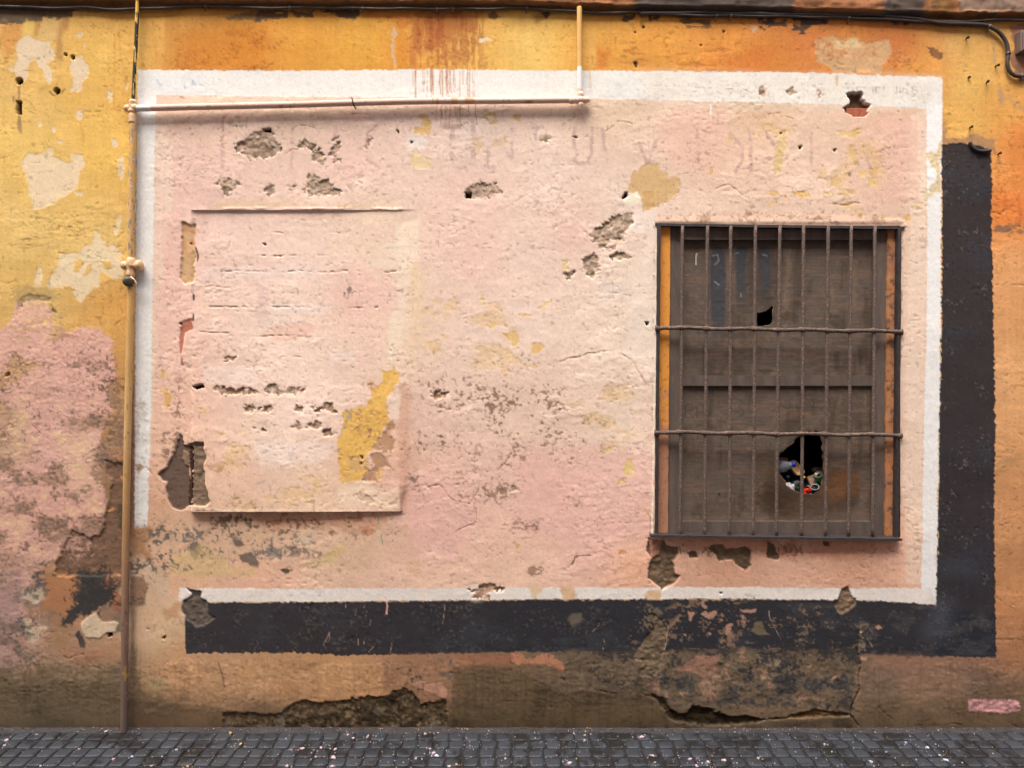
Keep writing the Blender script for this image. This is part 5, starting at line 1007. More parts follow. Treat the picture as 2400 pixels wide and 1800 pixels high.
# ---------------------------------------------------------------- the barred window
window = tag(empty("window", (wx(1825), 0, wz(1259))), "dark iron barred window with boarded brown shutters and torn holes"); window.parent = building
def sh(x, y): return x - (y - 527) / 741 * 6.5
def fbox(name, x0, y0, x1, y1, df, depth, mat, bevel=0.002, parent=window, shear=True, jit=0.0):
    f = sh if shear else (lambda x, y: x)
    bm = bmesh.new(); n = max(1, int(max(abs(x1 - x0), abs(y1 - y0)) / 18)) if jit else 1
    horiz = abs(x1 - x0) > abs(y1 - y0); rings = []
    for k in range(n + 1):
        t = k / n; j = lambda: random.uniform(-jit, jit)
        if horiz: cs = [(x0 + (x1 - x0) * t, y0), (x0 + (x1 - x0) * t, y1)]
        else: cs = [(x1, y0 + (y1 - y0) * t), (x0, y0 + (y1 - y0) * t)]
        fr = [P(f(a, b), b, df) for a, b in cs]
        fr = [p_ + Vector((j(), j() * .5, j())) for p_ in fr]
        bk = [p_ + Vector((0, depth, 0)) for p_ in fr]
        rings.append([bm.verts.new(p_) for p_ in (fr[0], fr[1], bk[1], bk[0])])
    for r0, r1 in zip(rings[:-1], rings[1:]):
        for k in range(4): bm.faces.new((r0[k], r0[(k + 1) % 4], r1[(k + 1) % 4], r1[k]))
    bm.faces.new(rings[0][::-1]); bm.faces.new(rings[-1])
    bmesh.ops.recalc_face_normals(bm, faces=bm.faces)
    if bevel: bmesh.ops.bevel(bm, geom=[e_ for e_ in bm.edges if len(e_.link_faces) == 2 and e_.calc_face_angle(0) > 0.6], offset=bevel, segments=2, affect='EDGES')
    return obj(name, bm, mat, parent)
M_IRON = mat_weathered("painted_iron", (97,81,71), (76,67,61), 45, 0.85, 0.0, (142,110,88), 1.0, (0.52, 0.62))
M_BLACKI = mat_weathered("black_iron", (46,42,44), (66,58,54), 50, 0.6, 0.1, (150,112,80), 0.5, (0.66, 0.72))
M_WOOD = mat_weathered("grey_wood", (84,76,70), (108,94,82), 22, 0.8, 0, (116,92,74), 0.6, (0.58, 0.75), (1, 1, 0.25))
N = NT("window_strip"); p_ = N.pos(); sx_ = N.n("ShaderNodeSeparateXYZ"); N.l(p_, sx_.inputs[0]); n1 = N.noise(14, 5, 0.65, p_); mr = N.n("ShaderNodeMapRange"); N.l(sx_.outputs[2], mr.inputs[0])
mr.inputs[1].default_value, mr.inputs[2].default_value, mr.inputs[3].default_value, mr.inputs[4].default_value = wz(1180), wz(760), -0.55, 0.5
ad = N.n("ShaderNodeMath", operation='ADD'); N.l(mr.outputs[0], ad.inputs[0]); N.l(n1.outputs[0], ad.inputs[1])
cc = N.mix(N.ramp(ad.outputs[0], [(0.36, 0.0), (0.62, 1.0)]), lin((178,128,98)), lin((226,152,62)))
cc = N.mix(N.ramp(N.noise(40, 5, 0.7, p_).outputs[0], [(0.55, 0.0), (0.72, 0.85)]), cc, lin((120,86,60))); N.l(cc, N.b.inputs["Base Color"]); N.b.inputs["Roughness"].default_value = 0.85; N.bump(N.noise(90, 6, 0.7, p_).outputs[0], 0.7, 0.004)
M_STRIP = N.m
# frame, strips of old plaster
fbox("reveal_strip", 1536, 526, 1572, 1262, -0.022, 0.06, M_STRIP, 0.003, jit=0.0015)
M_STRIP2 = mat_weathered("faded_strip", (160,114,86), (190,128,76), 14, 0.9, 0, (104,80,66), 1.0, (0.50, 0.62))
fbox("reveal_strip", 2080, 526, 2116, 1262, -0.022, 0.06, M_STRIP2, 0.003, jit=0.0025)
fbox("frame_stile", 1570, 530, 1598, 1262, -0.034, 0.05, M_WOOD, 0.003, jit=0.0008)
fbox("frame_stile", 2051, 530, 2083, 1262, -0.034, 0.05, M_WOOD, 0.003, jit=0.0008)
fbox("frame_rail", 1590, 528, 2060, 562, -0.026, 0.045, M_WOOD, 0.002, jit=0.0006)
fbox("frame_rail", 1590, 880, 2060, 905, -0.044, 0.03, M_WOOD, 0.002, jit=0.0006)
fbox("frame_rail", 1590, 1222, 2060, 1262, -0.040, 0.045, M_WOOD, 0.002, jit=0.0006)
# grille border: ledges above and below, flats at the sides
def plate(name, pts, d0, d1, th, mat):
    bm = bmesh.new(); rings = []
    n = 40
    for k in range(n + 1):
        t = k / n; x = pts[0][0] + (pts[1][0] - pts[0][0]) * t; y = pts[0][1] + (pts[1][1] - pts[0][1]) * t
        j = random.uniform(-.0012, .0012); a0 = P(x, y, d1); z = a0.z + j
        rings.append([bm.verts.new(q_) for q_ in ((a0.x, -d1 + j, z), (a0.x, -d1 + j, z - th), (a0.x, -d0, z - th), (a0.x, -d0, z))])
    for r0, r1 in zip(rings[:-1], rings[1:]):
        for k in range(4): bm.faces.new((r0[k], r0[(k + 1) % 4], r1[(k + 1) % 4], r1[k]))
    bm.faces.new(rings[0][::-1]); bm.faces.new(rings[-1]); bmesh.ops.recalc_face_normals(bm, faces=bm.faces)
    return obj(name, bm, mat, window)
plate("grille_ledge", ((1536, 523), (2121, 531)), -0.03, 0.008, 0.014, M_BLACKI)
plate("grille_ledge", ((1526, 1254), (2115, 1263)), -0.045, 0.042, 0.012, M_BLACKI)
fbox("grille_side", 1541, 528, 1549, 1258, 0.010, 0.03, M_BLACKI, 0.002, jit=0.0012)
fbox("grille_side", 2105, 533, 2114, 1262, 0.010, 0.03, M_BLACKI, 0.002, jit=0.0012)
# upright bars
for xt in (1600, 1658, 1714, 1771, 1827, 1884, 1941, 1995, 2051):
    j = random.uniform(-1.5, 1.5); ys = np.linspace(529, 1258, 40)
    pts = [P(sh(xt, y) + j * math.sin(y * 0.004), y, 0.004) for y in ys]
    tube("bar", pts, 0.0092, M_IRON, window, seg=8, jit=0.03, seed=xt)
for y0, y1 in ((768, 777), (1013, 1020)):
    n = 120; pts, rad = [], []
    for k in range(n + 1):
        t = k / n; x = 1537 + (2116 - 1537) * t; y = y0 + (y1 - y0) * t
        near = min(abs(x - sh(b, y)) for b in (1600, 1658, 1714, 1771, 1827, 1884, 1941, 1995, 2051))
        end = min(x - 1537, 2116 - x)
        pts.append(P(x - (y - 527) / 741 * 5, y + 1.2 * math.sin(k * .21 + y0) + random.uniform(-.25, .25), 0.006))
        rad.append(0.0102 + 0.0045 * math.exp(-(near / 6.0) ** 2) + 0.007 * math.exp(-(end / 7.0) ** 2))
    tube("cross_bar", pts, rad, M_IRON, window, seg=10, jit=0.07, seed=int(y0))

# boarded panels with torn holes
N = NT("shutter_board"); at = N.n("ShaderNodeAttribute", attribute_name="paint"); p_ = N.pos()
wv = N.n("ShaderNodeTexWave", wave_type='BANDS', bands_direction='Z'); wv.inputs["Scale"].default_value = 42; wv.inputs["Distortion"].default_value = 3.0; wv.inputs["Detail"].default_value = 3; N.l(p_, wv.inputs["Vector"])
n1 = N.noise(230, 4, 0.7, p_); k_ = N.ramp(N.mix(0.55, wv.outputs[0], n1.outputs[0]), [(0.25, 0.72), (0.75, 1.2)])
N.l(N.mix(1.0, at.outputs["Color"], k_, 'MULTIPLY'), N.b.inputs["Base Color"]); N.b.inputs["Roughness"].default_value = 0.8; N.bump(n1.outputs[0], 0.5, 0.0015)
M_BOARD = N.m
def W4(pts): return [(1520 + x * 0.470, 510 + y * 0.470) for x, y in pts]
HOLE_A = W4([(540,478),(575,470),(605,455),(622,440),(616,480),(618,520),(600,538),(540,538)])
HOLE_B = [(1800 + x * 0.1206, 990 + y * 0.1206) for x, y in [(225,650),(290,570),(370,500),(440,440),(500,390),(560,320),(620,270),(720,210),(790,150),(850,175),(970,185),(1020,290),(1050,480),(1060,700),(1075,900),(1060,1100),(1020,1220),(960,1320),(880,1390),(760,1385),(640,1370),(560,1340),(440,1290),(360,1230),(320,1130),(250,1040),(215,900)]]
def board(name, y0, y1, holes, seed):
    st = 2.0; xs = np.arange(1588, 2064, st); ys = np.arange(y0, y1, st); XX, YY = np.meshgrid(xs, ys); XS = XX - (YY - 527) / 741 * 6.5
    d = -0.058 + 0.003 * fb(XX, YY, 140, seed) + 0.0008 * fb(XX, YY, 8, seed + 3)
    n_ = fb(XX, YY, 80, seed + 5); v_ = fb(XX, YY * .2, 26, seed + 12); f_ = fb(XX, YY, 9, seed + 8); h_ = fb(XX * .12, YY, 9, seed + 9)
    kb = lambda rgb: np.array(lin(rgb))
    c_ = np.zeros(XX.shape + (3,)); c_[:] = kb((103,90,78)); c_ = lerpc(c_, kb((98,84,70)), smooth(-.2, .8, n_)); c_ = lerpc(c_, kb((134,104,86)), smooth(.2, .9, h_) * .5)
    c_ = lerpc(c_, kb((78,64,48)), smooth(.5, 1.1, f_ + .4 * n_) * .5)
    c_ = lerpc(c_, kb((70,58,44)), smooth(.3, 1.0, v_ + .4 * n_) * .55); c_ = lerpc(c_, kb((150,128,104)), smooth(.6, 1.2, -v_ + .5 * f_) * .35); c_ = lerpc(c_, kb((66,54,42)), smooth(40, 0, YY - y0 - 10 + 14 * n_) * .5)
    sdm = np.full(XX.shape, 1e9)
    for hp in holes:
        s_ = sd_poly(hp, XS.astype(np.float32), YY.astype(np.float32)) + 1.6 * f_; sdm = np.minimum(sdm, s_)
    if y0 < 700:
        for cx_, ya, yb, wd in ((1683, 590, 795, 15), (1738, 590, 722, 13), (1794, 590, 706, 13)):
            s_ = sd_line([(cx_, ya), (cx_ + 1, yb)], XS, YY) - wd + 4 * n_
            c_ = lerpc(c_, kb((70,56,40)), smooth(6, 0, s_) * .3); c_ = lerpc(c_, kb((64,67,72)), smooth(4, -3, s_) * .95 * (1 - .8 * smooth(yb - 60, yb + 10, YY)))
        lt = sd_line(W4([(240,180),(237,200)]), XS, YY); lt = np.minimum(lt, sd_line(W4([(237,200),(237,235)]), XS, YY)); c_ = lerpc(c_, kb((235,228,220)), smooth(1.6, .6, lt))
        for pts in ([(320,190),(345,185),(350,215),(330,235)], [(432,180),(450,175)], [(330,320),(350,335)], [(460,380),(461,395)], [(570,185),(590,190)]):
            c_ = lerpc(c_, kb((150,152,156)), smooth(2.2, .6, sd_line(W4(pts), XS, YY)) * .7)
        for pts, rr in (([(940,680),(938,760)], 5), ([(560,765),(625,765)], 2), ([(900,500),(960,530)], 12), ([(680,490),(730,500)], 8), ([(1050,640),(1060,720)], 4)):
            c_ = lerpc(c_, kb((72,58,44)), smooth(4, -2, sd_line(W4(pts), XS, YY) - rr + 2 * f_) * .6)
    else:
        for pts in ([(180,1000),(185,935),(215,930),(220,955),(190,965),(230,1005)], [(240,940),(242,1005)], [(275,935),(278,1000)], [(242,972),(276,970)], [(470,930),(450,945),(475,965),(470,985),(450,990)], [(660,930),(680,950)], [(740,930),(742,970)], [(800,915),(815,955),(830,915)], [(900,905),(905,950),(930,950)]):
            c_ = lerpc(c_, kb((64,52,40)), smooth(1.8, .5, sd_line(W4(pts), XS, YY)) * .6)
        for pts, rr, col, op in (([(640,1400),(800,1470),(900,1440),(960,1350)], 40, (72,50,28), .75), ([(620,1380),(680,1400)], 18, (58,44,28), .6), ([(920,1340),(990,1320)], 22, (134,86,40), .55), ([(590,1240),(640,1300)], 22, (84,62,36), .5), ([(880,1060),(900,1300)], 10, (84,62,40), .5), ([(150,1520),(1100,1510)], 8, (128,112,96), .4)):
            c_ = lerpc(c_, kb(col), smooth(22, -8, sd_line(W4(pts), XS, YY) - rr + 8 * n_ + 5 * f_) * op)
        for x_, y_, r_ in ((352, 1380, 5),):
            c_ = lerpc(c_, kb((30,24,20)), smooth(1.5, -1, np.hypot(XS - (1520 + x_ * .47), YY - (510 + y_ * .47)) - 3))
    c_ = lerpc(c_, kb((62,48,34)), smooth(10, 0, sdm) * .5); c_ = lerpc(c_, kb((150,122,92)), smooth(3.2, .6, sdm) * smooth(-.2, .5, f_) * .7)
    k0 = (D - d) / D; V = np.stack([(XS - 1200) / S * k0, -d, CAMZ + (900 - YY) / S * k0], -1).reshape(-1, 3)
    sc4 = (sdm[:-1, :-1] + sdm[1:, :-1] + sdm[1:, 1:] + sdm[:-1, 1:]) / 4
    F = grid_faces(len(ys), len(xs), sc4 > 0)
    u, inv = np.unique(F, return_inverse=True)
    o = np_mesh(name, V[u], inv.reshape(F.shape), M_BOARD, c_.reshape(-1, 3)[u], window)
    so_ = o.modifiers.new("thickness", 'SOLIDIFY'); so_.thickness = 0.004; so_.offset = -1
    return o
board("shutter_board", 552, 890, [HOLE_A], 200)
board("shutter_board", 896, 1232, [HOLE_B], 230)
# dim room behind
M_ROOM = mat_weathered("dim_room", (70,58,48), (54,46,40), 3, 0.95)
bm = bmesh.new(); xa, xb, za, zb, yb = wx(1450), wx(2200), wz(1330), wz(480), 1.1
f4 = [(xa, 0.012, za), (xb, 0.012, za), (xb, 0.012, zb), (xa, 0.012, zb)]; fr = [bm.verts.new(p_) for p_ in f4]; bk = [bm.verts.new((p_[0], yb, p_[2])) for p_ in f4]
for k in range(4): bm.faces.new((fr[k], bk[k], bk[(k + 1) % 4], fr[(k + 1) % 4]))
bm.faces.new(bk); obj("room", bm, M_ROOM, window)

# ---------------------------------------------------------------- small things on the wall
M_NAIL = mat_weathered("rusty_nail", (70,44,34), (48,34,30), 120, 0.8, 0.2)
for x, y, dx, dy in ((2265, 90, -4, 5), (2313, 193, -7, 4), (2270, 182, 0, 0), (2274, 299, -5, 4), (2341, 360, -6, 4), (2333, 155, 1, 4)):
    b0 = Vector((wx(x), 0.01, wz(y))); b1 = P(x + dx * .5, y + dy * .5, 0.012)
    ln = 0.022 if dx else 0.008
    tube("nail", [b0, Vector((wx(x) + dx * .0008, -ln * .8, wz(y) - dy * .0006)), Vector((wx(x) + dx * .0012, -ln, wz(y) - dy * .0009)), Vector((wx(x) + dx * .0012, -ln - .003, wz(y) - dy * .0009))], [0.004, 0.0045, 0.008, 0.007], M_NAIL, building, seg=8)
arc = resample(Z(3, 0, [(1745, 1225), (1770, 1275), (1830, 1305), (1925, 1300)]), 4)
tube("pipe_stub", [P(x, y, 0.006) for x, y in arc], 0.0085, M_BLACKI, building, seg=10, jit=.02)
tube("iron_rod", [P(x, y, -0.012) for x, y in resample(Z(0, 2, [(1665, 560), (1662, 800), (1652, 1050)]), 10)], 0.0065, mat_weathered("rusted_rod", (84,44,36), (60,36,32), 60, 0.85), building, seg=8, jit=.08)
bm = bmesh.new(); box_bm(bm, (wx(1985), 0.006, wz(272)), (wx(2036), 0.05, wz(252)), 0.003)
obj("brick", bm, mat_weathered("brick", (176,98,66), (146,80,56), 60, 0.9, 0, (176,120,90), 0.8), building)

# ---------------------------------------------------------------- gas pipe down the left, branch along the top
M_PIPE = mat_attr("pipe_paint", 0.6, 0.12, 300, 0.35, 0.001)
def pcol(stops, spots, sp_scale=0.02, thr=0.35, seed=0):
    """paint along a pipe by height seen, with chipped spots of another colour"""
    ys_ = [s_[0] for s_ in stops]; cs_ = np.array([lin(s_[1]) for s_ in stops]) * KA
    def f(x, y, z):
        py = GY - z * S; c_ = np.stack([np.interp(py, ys_, cs_[:, k]) for k in range(3)], -1)
        n_ = fb(x * 3 + y * 2.0, z * .55, sp_scale, seed)
        for thr_, rgb in spots:
            m_ = n_ > thr_ if thr_ > 0 else n_ < thr_; c_[m_] = np.array(lin(rgb)) * KA
        return c_ * (1 + .08 * n_)[:, None]
    return f
pipe = tag(empty("gas_pipe", P(292, 1716, 0.03)), "thin vertical gas pipe of yellow and dark green paint with horizontal pink branch", "pipe")
def run(name, pts, r_, colf, seg=14, step=3.0, jit=0.015, d=0.03, seed=0, par=None):
    rs = resample(pts, step); return tube(name, [P(x, y, d) for x, y in rs], r_, M_PIPE, par or pipe, seg=seg, jit=jit, seed=seed, colf=colf)
run("riser", [(323, -30), (321, 40), (319, 100), (315, 170), (312, 236)], 0.0088, pcol([(-30, (240,190,90)), (36, (236,186,92)), (40, (56,66,52)), (300, (54,70,60))], [(0.62, (228,180,96)), (-1.0, (36,44,42))], 0.03, seed=3))
run("riser", [(311, 262), (312, 330), (310, 430), (309, 520), (307, 612)], 0.0185, pcol([(262, (226,176,110)), (300, (214,172,116)), (620, (220,178,116))], [(0.25, (150,136,120)), (0.8, (216,196,170)), (-.8, (240,186,80))], 0.022, seed=6))
run("riser", [(307, 672), (304, 800), (301, 920), (298, 1080), (295, 1250), (293, 1450), (291, 1716)], 0.0178, pcol([(672, (216,172,104)), (1000, (216,176,118)), (1180, (190,148,96)), (1300, (178,138,100)), (1400, (150,118,96)), (1716, (112,96,86))], [(0.85, (180,140,80)), (-1.05, (104,92,88))], 0.05, seed=9))
M_BRASS = mat_weathered("old_fitting", (226,190,150), (210,168,120), 60, 0.6, 0, (150,84,50), 0.5, (0.6, 0.66))
def seg_tube(name, p0, p1, rads, mat, par=pipe, seg=14, d=0.03):
    a_, b_ = P(*p0, d), P(*p1, d); n = len(rads)
    return tube(name, [a_ + (b_ - a_) * (k / (n - 1)) for k in range(n)], rads, mat, par, seg=seg, jit=.02, seed=int(p0[0]))
seg_tube("tee_joint", (312, 234), (310, 266), [.014, .021, .021, .017, .020, .020, .017, .022, .022, .018], M_BRASS)
seg_tube("tee_joint", (291, 254), (324, 253), [.010, .018, .018, .012, .022, .022, .018], M_BRASS)
seg_tube("collar", (311, 264), (311, 290), [.016, .019, .020, .019, .020, .0195], M_BRASS)
seg_tube("shutoff_valve", (284, 622), (333, 622), [.012, .020, .024, .022, .015, .022, .026, .024, .016, .025, .029, .028, .020], M_BRASS)
seg_tube("shutoff_valve", (308, 604), (306, 650), [.019, .024, .026, .026, .020, .021, .023, .019], M_BRASS)
M_TAP = mat_weathered("dark_tap", (58,62,52), (84,84,70), 60, 0.5, 0.3, (150,120,90), 0.5, (0.6, 0.68))
tap = tube("tap", [P(302, 660, 0.03), P(301, 660, 0.05), P(300, 660, 0.062), P(300, 660, 0.066)], [.014, .027, .026, .014], M_TAP, pipe, seg=12)
tube("tap_handle", [P(306, 648, 0.05), P(315, 656, 0.05), P(320, 664, 0.05), P(316, 674, 0.05)], 0.004, M_BRASS, pipe, seg=8)
seg_tube("tap_body", (306, 648), (306, 682), [.013, .015, .013, .012, .014, .013], M_TAP)
# branch along the top of the panel
def bcol(x, y, z):
    n_ = fb(x, z * 8.0 + y * 4, .05, 40); c_ = np.where((x < wx(364))[:, None], lin((240,234,230)), np.where((x < wx(1000))[:, None], lin((228,194,176)), lin((234,202,184)))) * KA
    ru = (x > wx(1010)) & (x < wx(1130)) & (fb(x, 0 * x, .016, 44) > 0.15); c_[ru] *= np.array([.84, .66, .5])
    c_[n_ > 1.05] = lin((176,136,108))
    return c_ * (1 + .04 * n_)[:, None]
bpts = resample([(322, 254), (480, 250), (660, 246), (830, 241), (1000, 237), (1180, 236), (1352, 234)], 4)
branch = tube("branch", [P(x, y, 0.032) for x, y in bpts], 0.0165, M_PIPE, pipe, seg=14, jit=.012, colf=bcol)
for x, y in ((827, 241),):
    cl = tube("pipe_clip", [P(x - 3, y - 12, 0.02), P(x - 1, y - 8, 0.048), P(x, y, 0.053), P(x + 3, y + 8, 0.045), P(x + 7, y + 14, 0.012)], 0.0035, M_NAIL, pipe, seg=6)
drop_c = lambda x, y, z: np.where((z > wz(160) - .012)[:, None], lin((232,184,112)), np.where((z > wz(216))[:, None], lin((250,244,238)), lin((238,204,178)))) * KA * (1 + .05 * fb(x * 2 + y, z, .03, 50))[:, None]
tube("drop", [P(x, y, 0.032) for x, y in resample([(1358, 17), (1358, 100), (1359, 222)], 3)], 0.0135, M_PIPE, pipe, seg=14, jit=.012, colf=drop_c)
M_FIT = mat_weathered("pale_fitting", (240,208,186), (226,190,164), 60, 0.5, 0, (140,96,72), 0.5, (0.64, 0.70))
seg_tube("tee_joint", (1360, 216), (1361, 258), [.013, .017, .017, .014, .014, .017, .017, .013, .016, .016, .010, .010, .004], M_FIT, d=.034)
seg_tube("tee_joint", (1333, 235), (1384, 234), [.015, .019, .019, .016, .021, .022, .021, .015, .018, .014, .006], M_FIT, d=.032)

# ---------------------------------------------------------------- cables
M_CABLE = mat_weathered("black_cable", (52,44,40), (66,58,52), 30, 0.5, 0, (92,80,70), 0.3, (0.62, 0.7))
M_CLIP = mat_weathered("cable_clip", (110,96,84), (84,74,66), 60, 0.5, 0.4)
def cable(name, pts, rad, d, label, clips=(), seed=0):
    rs = resample(pts, 6); wp = [P(x, y + 0.8 * math.sin(x * .05 + seed), d) for x, y in rs]
    root = tag(empty(name, wp[0]), label, "cable")
    tube("sheath", wp, rad, M_CABLE, root, seg=10, jit=.02, seed=seed)
    for cx_ in clips:
        k = int(np.argmin([abs(p_[0] - cx_[0]) + abs(p_[1] - cx_[1]) for p_ in rs])); k = min(max(k, 1), len(wp) - 2)
        t = (wp[k + 1] - wp[k - 1]).normalized()
        tube("clip", [wp[k] - t * .007, wp[k] - t * .005, wp[k] + t * .005, wp[k] + t * .007], [rad * .9, rad * 1.3, rad * 1.3, rad * .9], M_CLIP, root, seg=10)
        tube("clip_nail", [wp[k] + Vector((-.002, 0, -rad)), wp[k] + Vector((-.004, .004, -rad - .010)), wp[k] + Vector((-.006, .010, -rad - .016))], [.005, .004, .002], M_CLIP, root, seg=6)
    return root
cable("wall_cable", [(-500, 12), (-80, 14), (0, 14), (60, 17), (110, 19), (200, 18), (260, 22), (330, 21), (430, 16), (490, 14), (600, 19), (740, 18), (850, 20), (1000, 21), (1150, 21), (1235, 19), (1300, 25), (1380, 29), (1450, 31), (1508, 28), (1560, 34), (1680, 37), (1800, 38), (1990, 42), (2100, 47), (2210, 52), (2290, 49), (2340, 47), (2400, 47), (2600, 48), (2900, 48)],
      0.0075, 0.016, "long black cable stapled beneath the cornice across the whole wall", [(485, 15), (680, 18), (851, 20), (1025, 21), (1065, 21), (1238, 19), (1508, 28), (1680, 37), (1712, 37), (1990, 42)], 1)
cable("branch_cable", [(1500, 33), (1620, 30), (1800, 33), (1960, 35), (2060, 36), (2130, 43), (2200, 53), (2270, 57), (2312, 60), (2340, 74), (2358, 98), (2363, 125), (2361, 148), (2366, 166), (2378, 177), (2394, 179), (2420, 174), (2480, 172)],
      0.0098, 0.016, "black cable looping down to the box at the right edge", [(2318, 61), (2361, 126), (2390, 179)], 4)
jb = tag(empty("junction_box", (wx(2435), 0, wz(94))), "grey brown junction box cut by the right edge", "box")
bm = bmesh.new(); p0_, p1_ = P(2393, 120, .045), P(2480, 70, .045); box_bm(bm, (p0_.x, -.045, p0_.z), (p1_.x, .01, p1_.z), 0.006); obj("housing", bm, mat_weathered("box_plastic", (122,100,84), (104,88,76), 20, 0.7), jb)
bm = bmesh.new(); box_bm(bm, (p0_.x + .006, -.051, p0_.z + .006), (p1_.x - .006, -.0455, p1_.z - .006), 0.003); obj("lid", bm, mat_weathered("box_lid", (116,96,82), (100,86,76), 24, 0.7), jb)

# ---------------------------------------------------------------- rubbish behind the torn hole
def lathe_bm(prof_, seg=24, sq=None, cap=True):
    bm = bmesh.new(); rings = []
    for r_, z_ in prof_:
        ring = []
        for k in range(seg):
            an = 2 * math.pi * k / seg; cx_, sy_ = math.cos(an), math.sin(an)
            if sq: cx_, sy_ = [math.copysign(abs(v) ** sq[2], v) for v in (cx_, sy_)]; cx_ *= sq[0]; sy_ *= sq[1]
            ring.append(bm.verts.new((r_ * cx_, r_ * sy_, z_)))
        rings.append(ring)
    for a_, b_ in zip(rings[:-1], rings[1:]):
        for k in range(seg): bm.faces.new((a_[k], a_[(k + 1) % seg], b_[(k + 1) % seg], b_[k]))
    if cap and prof_[0][0] > 1e-4: bm.faces.new(rings[0][::-1])
    return bm, rings
def aim(o, loc, zdir, roll=0.0):
    o.rotation_euler = (Vector(zdir).to_track_quat('Z', 'Y') @ Matrix.Rotation(roll, 3, 'Z').to_quaternion()).to_euler(); o.location = loc
def simple(name, rgb, rough=0.4, metal=0.0, trans=0.0):
    N_ = NT(name); n_ = N_.noise(60, 4, .6, N_.pos()); N_.l(N_.mix(N_.ramp(n_.outputs[0], [(.35, 0.0), (.7, 1.0)]), lin(rgb), tuple(v * .72 for v in lin(rgb))), N_.b.inputs["Base Color"])
    N_.b.inputs["Roughness"].default_value = rough; N_.b.inputs["Metallic"].default_value = metal; N_.b.inputs["Transmission Weight"].default_value = trans; N_.b.inputs["IOR"].default_value = 1.35
    N_.bump(N_.noise(45, 3, .5, N_.pos()).outputs[0], .25, .002)
    return N_.m
# bags filling the bottom of the opening
xs = np.linspace(1780, 2000, 90); dp = np.linspace(0.066, 0.62, 60); XX, DD = np.meshgrid(xs, dp)
zz = wz(1172) + 0.10 * smooth(.066, .4, DD) + 0.020 * np.abs(fb(XX, DD * 440, 34, 300)) + 0.007 * np.abs(fb(XX, DD * 440, 12, 310)) - 0.03 * smooth(1850, 1880, XX) * smooth(1920, 1900, XX) * smooth(.12, .07, DD)
V = np.stack([(XX - 1200) / S * (D + DD) / D, DD, zz], -1)
sk = V[0].copy(); sk[:, 2] = wz(1330); V = np.concatenate([sk[None], V]); bag = np_mesh("rubbish_bag", V.reshape(-1, 3), grid_faces(61, 90), simple("black_plastic", (62, 60, 62), .35), None)
tag(bag, "black plastic rubbish bags filling the torn shutter hole", "rubbish bag")
bot = tag(empty("plastic_bottle"), "clear plastic bottle with blue cap lying in the torn hole", "bottle")
bm, rg_ = lathe_bm([(0.0, 0), (.028, .002), (.033, .010), (.034, .04), (.0325, .045), (.034, .05), (.034, .075), (.0325, .08), (.034, .085), (.034, .125), (.031, .145), (.022, .165), (.0135, .178), (.0125, .186)], 28); o = obj("bottle_body", bm, simple("clear_plastic", (196,208,222), .12, 0, .55), bot, True)
bm, rg_ = lathe_bm([(.0145, .184), (.0152, .186), (.0152, .200), (.013, .202), (0.0001, .202)], 20); obj("cap", bm, simple("blue_cap", (40,66,180), .35), bot, True)
cap = P(1864, 1088, -.078); zd = Vector((.80, -.42, .20)).normalized(); aim(bot, cap - zd * .2, zd)
def dish(name, label, cat, loc, zdir, wx_, wy_, dep, mat, roll=0, rim=.004):
    bm, rg_ = lathe_bm([(.8, 0.0), (.86, dep * .1), (.93, dep * .9), (1.0, dep), (1.0, dep - .0015), (.94, dep - .003)] , 36, (wx_, wy_, .5)); o = obj(name, bm, mat, None, True); aim(o, loc, zdir, roll); tag(o, label, cat); return o
dish("foil_tray", "beige foil food tray standing behind the clear bottle", "food tray", P(1862, 1100, -.16), (.25, -.75, .6), .034, .046, .02, simple("foil", (232,196,146), .35, .25), .3)
can = tag(empty("green_can"), "green drinks can tilted at the right of the torn hole", "can")
bm, rg_ = lathe_bm([(.022, -.055), (.0285, -.046), (.0285, .045), (.0245, .053)], 26); obj("can_body", bm, simple("green_paint", (20,140,70), .25, .5), can, True)
bm, rg_ = lathe_bm([(.0245, .0525), (.0252, .055), (.0238, .0552), (.0225, .050), (.012, .0495), (.0001, .0492)], 26, cap=False); obj("can_lid", bm, simple("can_metal", (150,140,128), .35, .8), can, True)
bm, rg_ = lathe_bm([(.0001, .0503), (.010, .0503)], 14); obj("can_opening", bm, simple("can_dark", (14,12,10), .8), can)
aim(can, P(1926, 1128, -.115), (-.52, -.42, .72))
def crumple(name, label, cat, loc, w_, h_, mat, seed, amp=.012, rot=(0, 0, 0), n=16):
    u_, v__ = np.meshgrid(np.linspace(-1, 1, n), np.linspace(-1, 1, n)); a_ = .55 * np.abs(fb(u_ * 3, v__ * 3, 1.0, seed)) + .3 * fb(u_ * 6, v__ * 6, 1.0, seed + 3)
    rr = 1 - .25 * np.abs(fb(np.arctan2(v__, u_) * 2, u_ * 0, 1.0, seed + 6)); V_ = np.stack([u_ * w_ / 2 * rr, a_ * amp - amp * .6 * (u_ ** 2 + v__ ** 2), v__ * h_ / 2 * rr], -1).reshape(-1, 3)
    V_[:, 1] *= -1; o = np_mesh(name, V_, grid_faces(n, n), mat, None); sm = o.modifiers.new("thickness", 'SOLIDIFY'); sm.thickness = .0015
    o.location = loc; o.rotation_euler = rot; return tag(o, label, cat)
crumple("plastic_wrapper", "crumpled white plastic wrapper at the lower left of the torn hole", "wrapper", P(1853, 1140, -.082), .062, .05, simple("white_plastic", (226,222,228), .3), 400, .022, (-.5, .35, 0))
crumple("crisp_packet", "crumpled red and orange packet at the bottom of the torn hole", "packet", P(1891, 1149, -.080), .052, .030, simple("red_foil", (232,52,30), .3, .2), 420, .014, (-.5, -.1, 0))
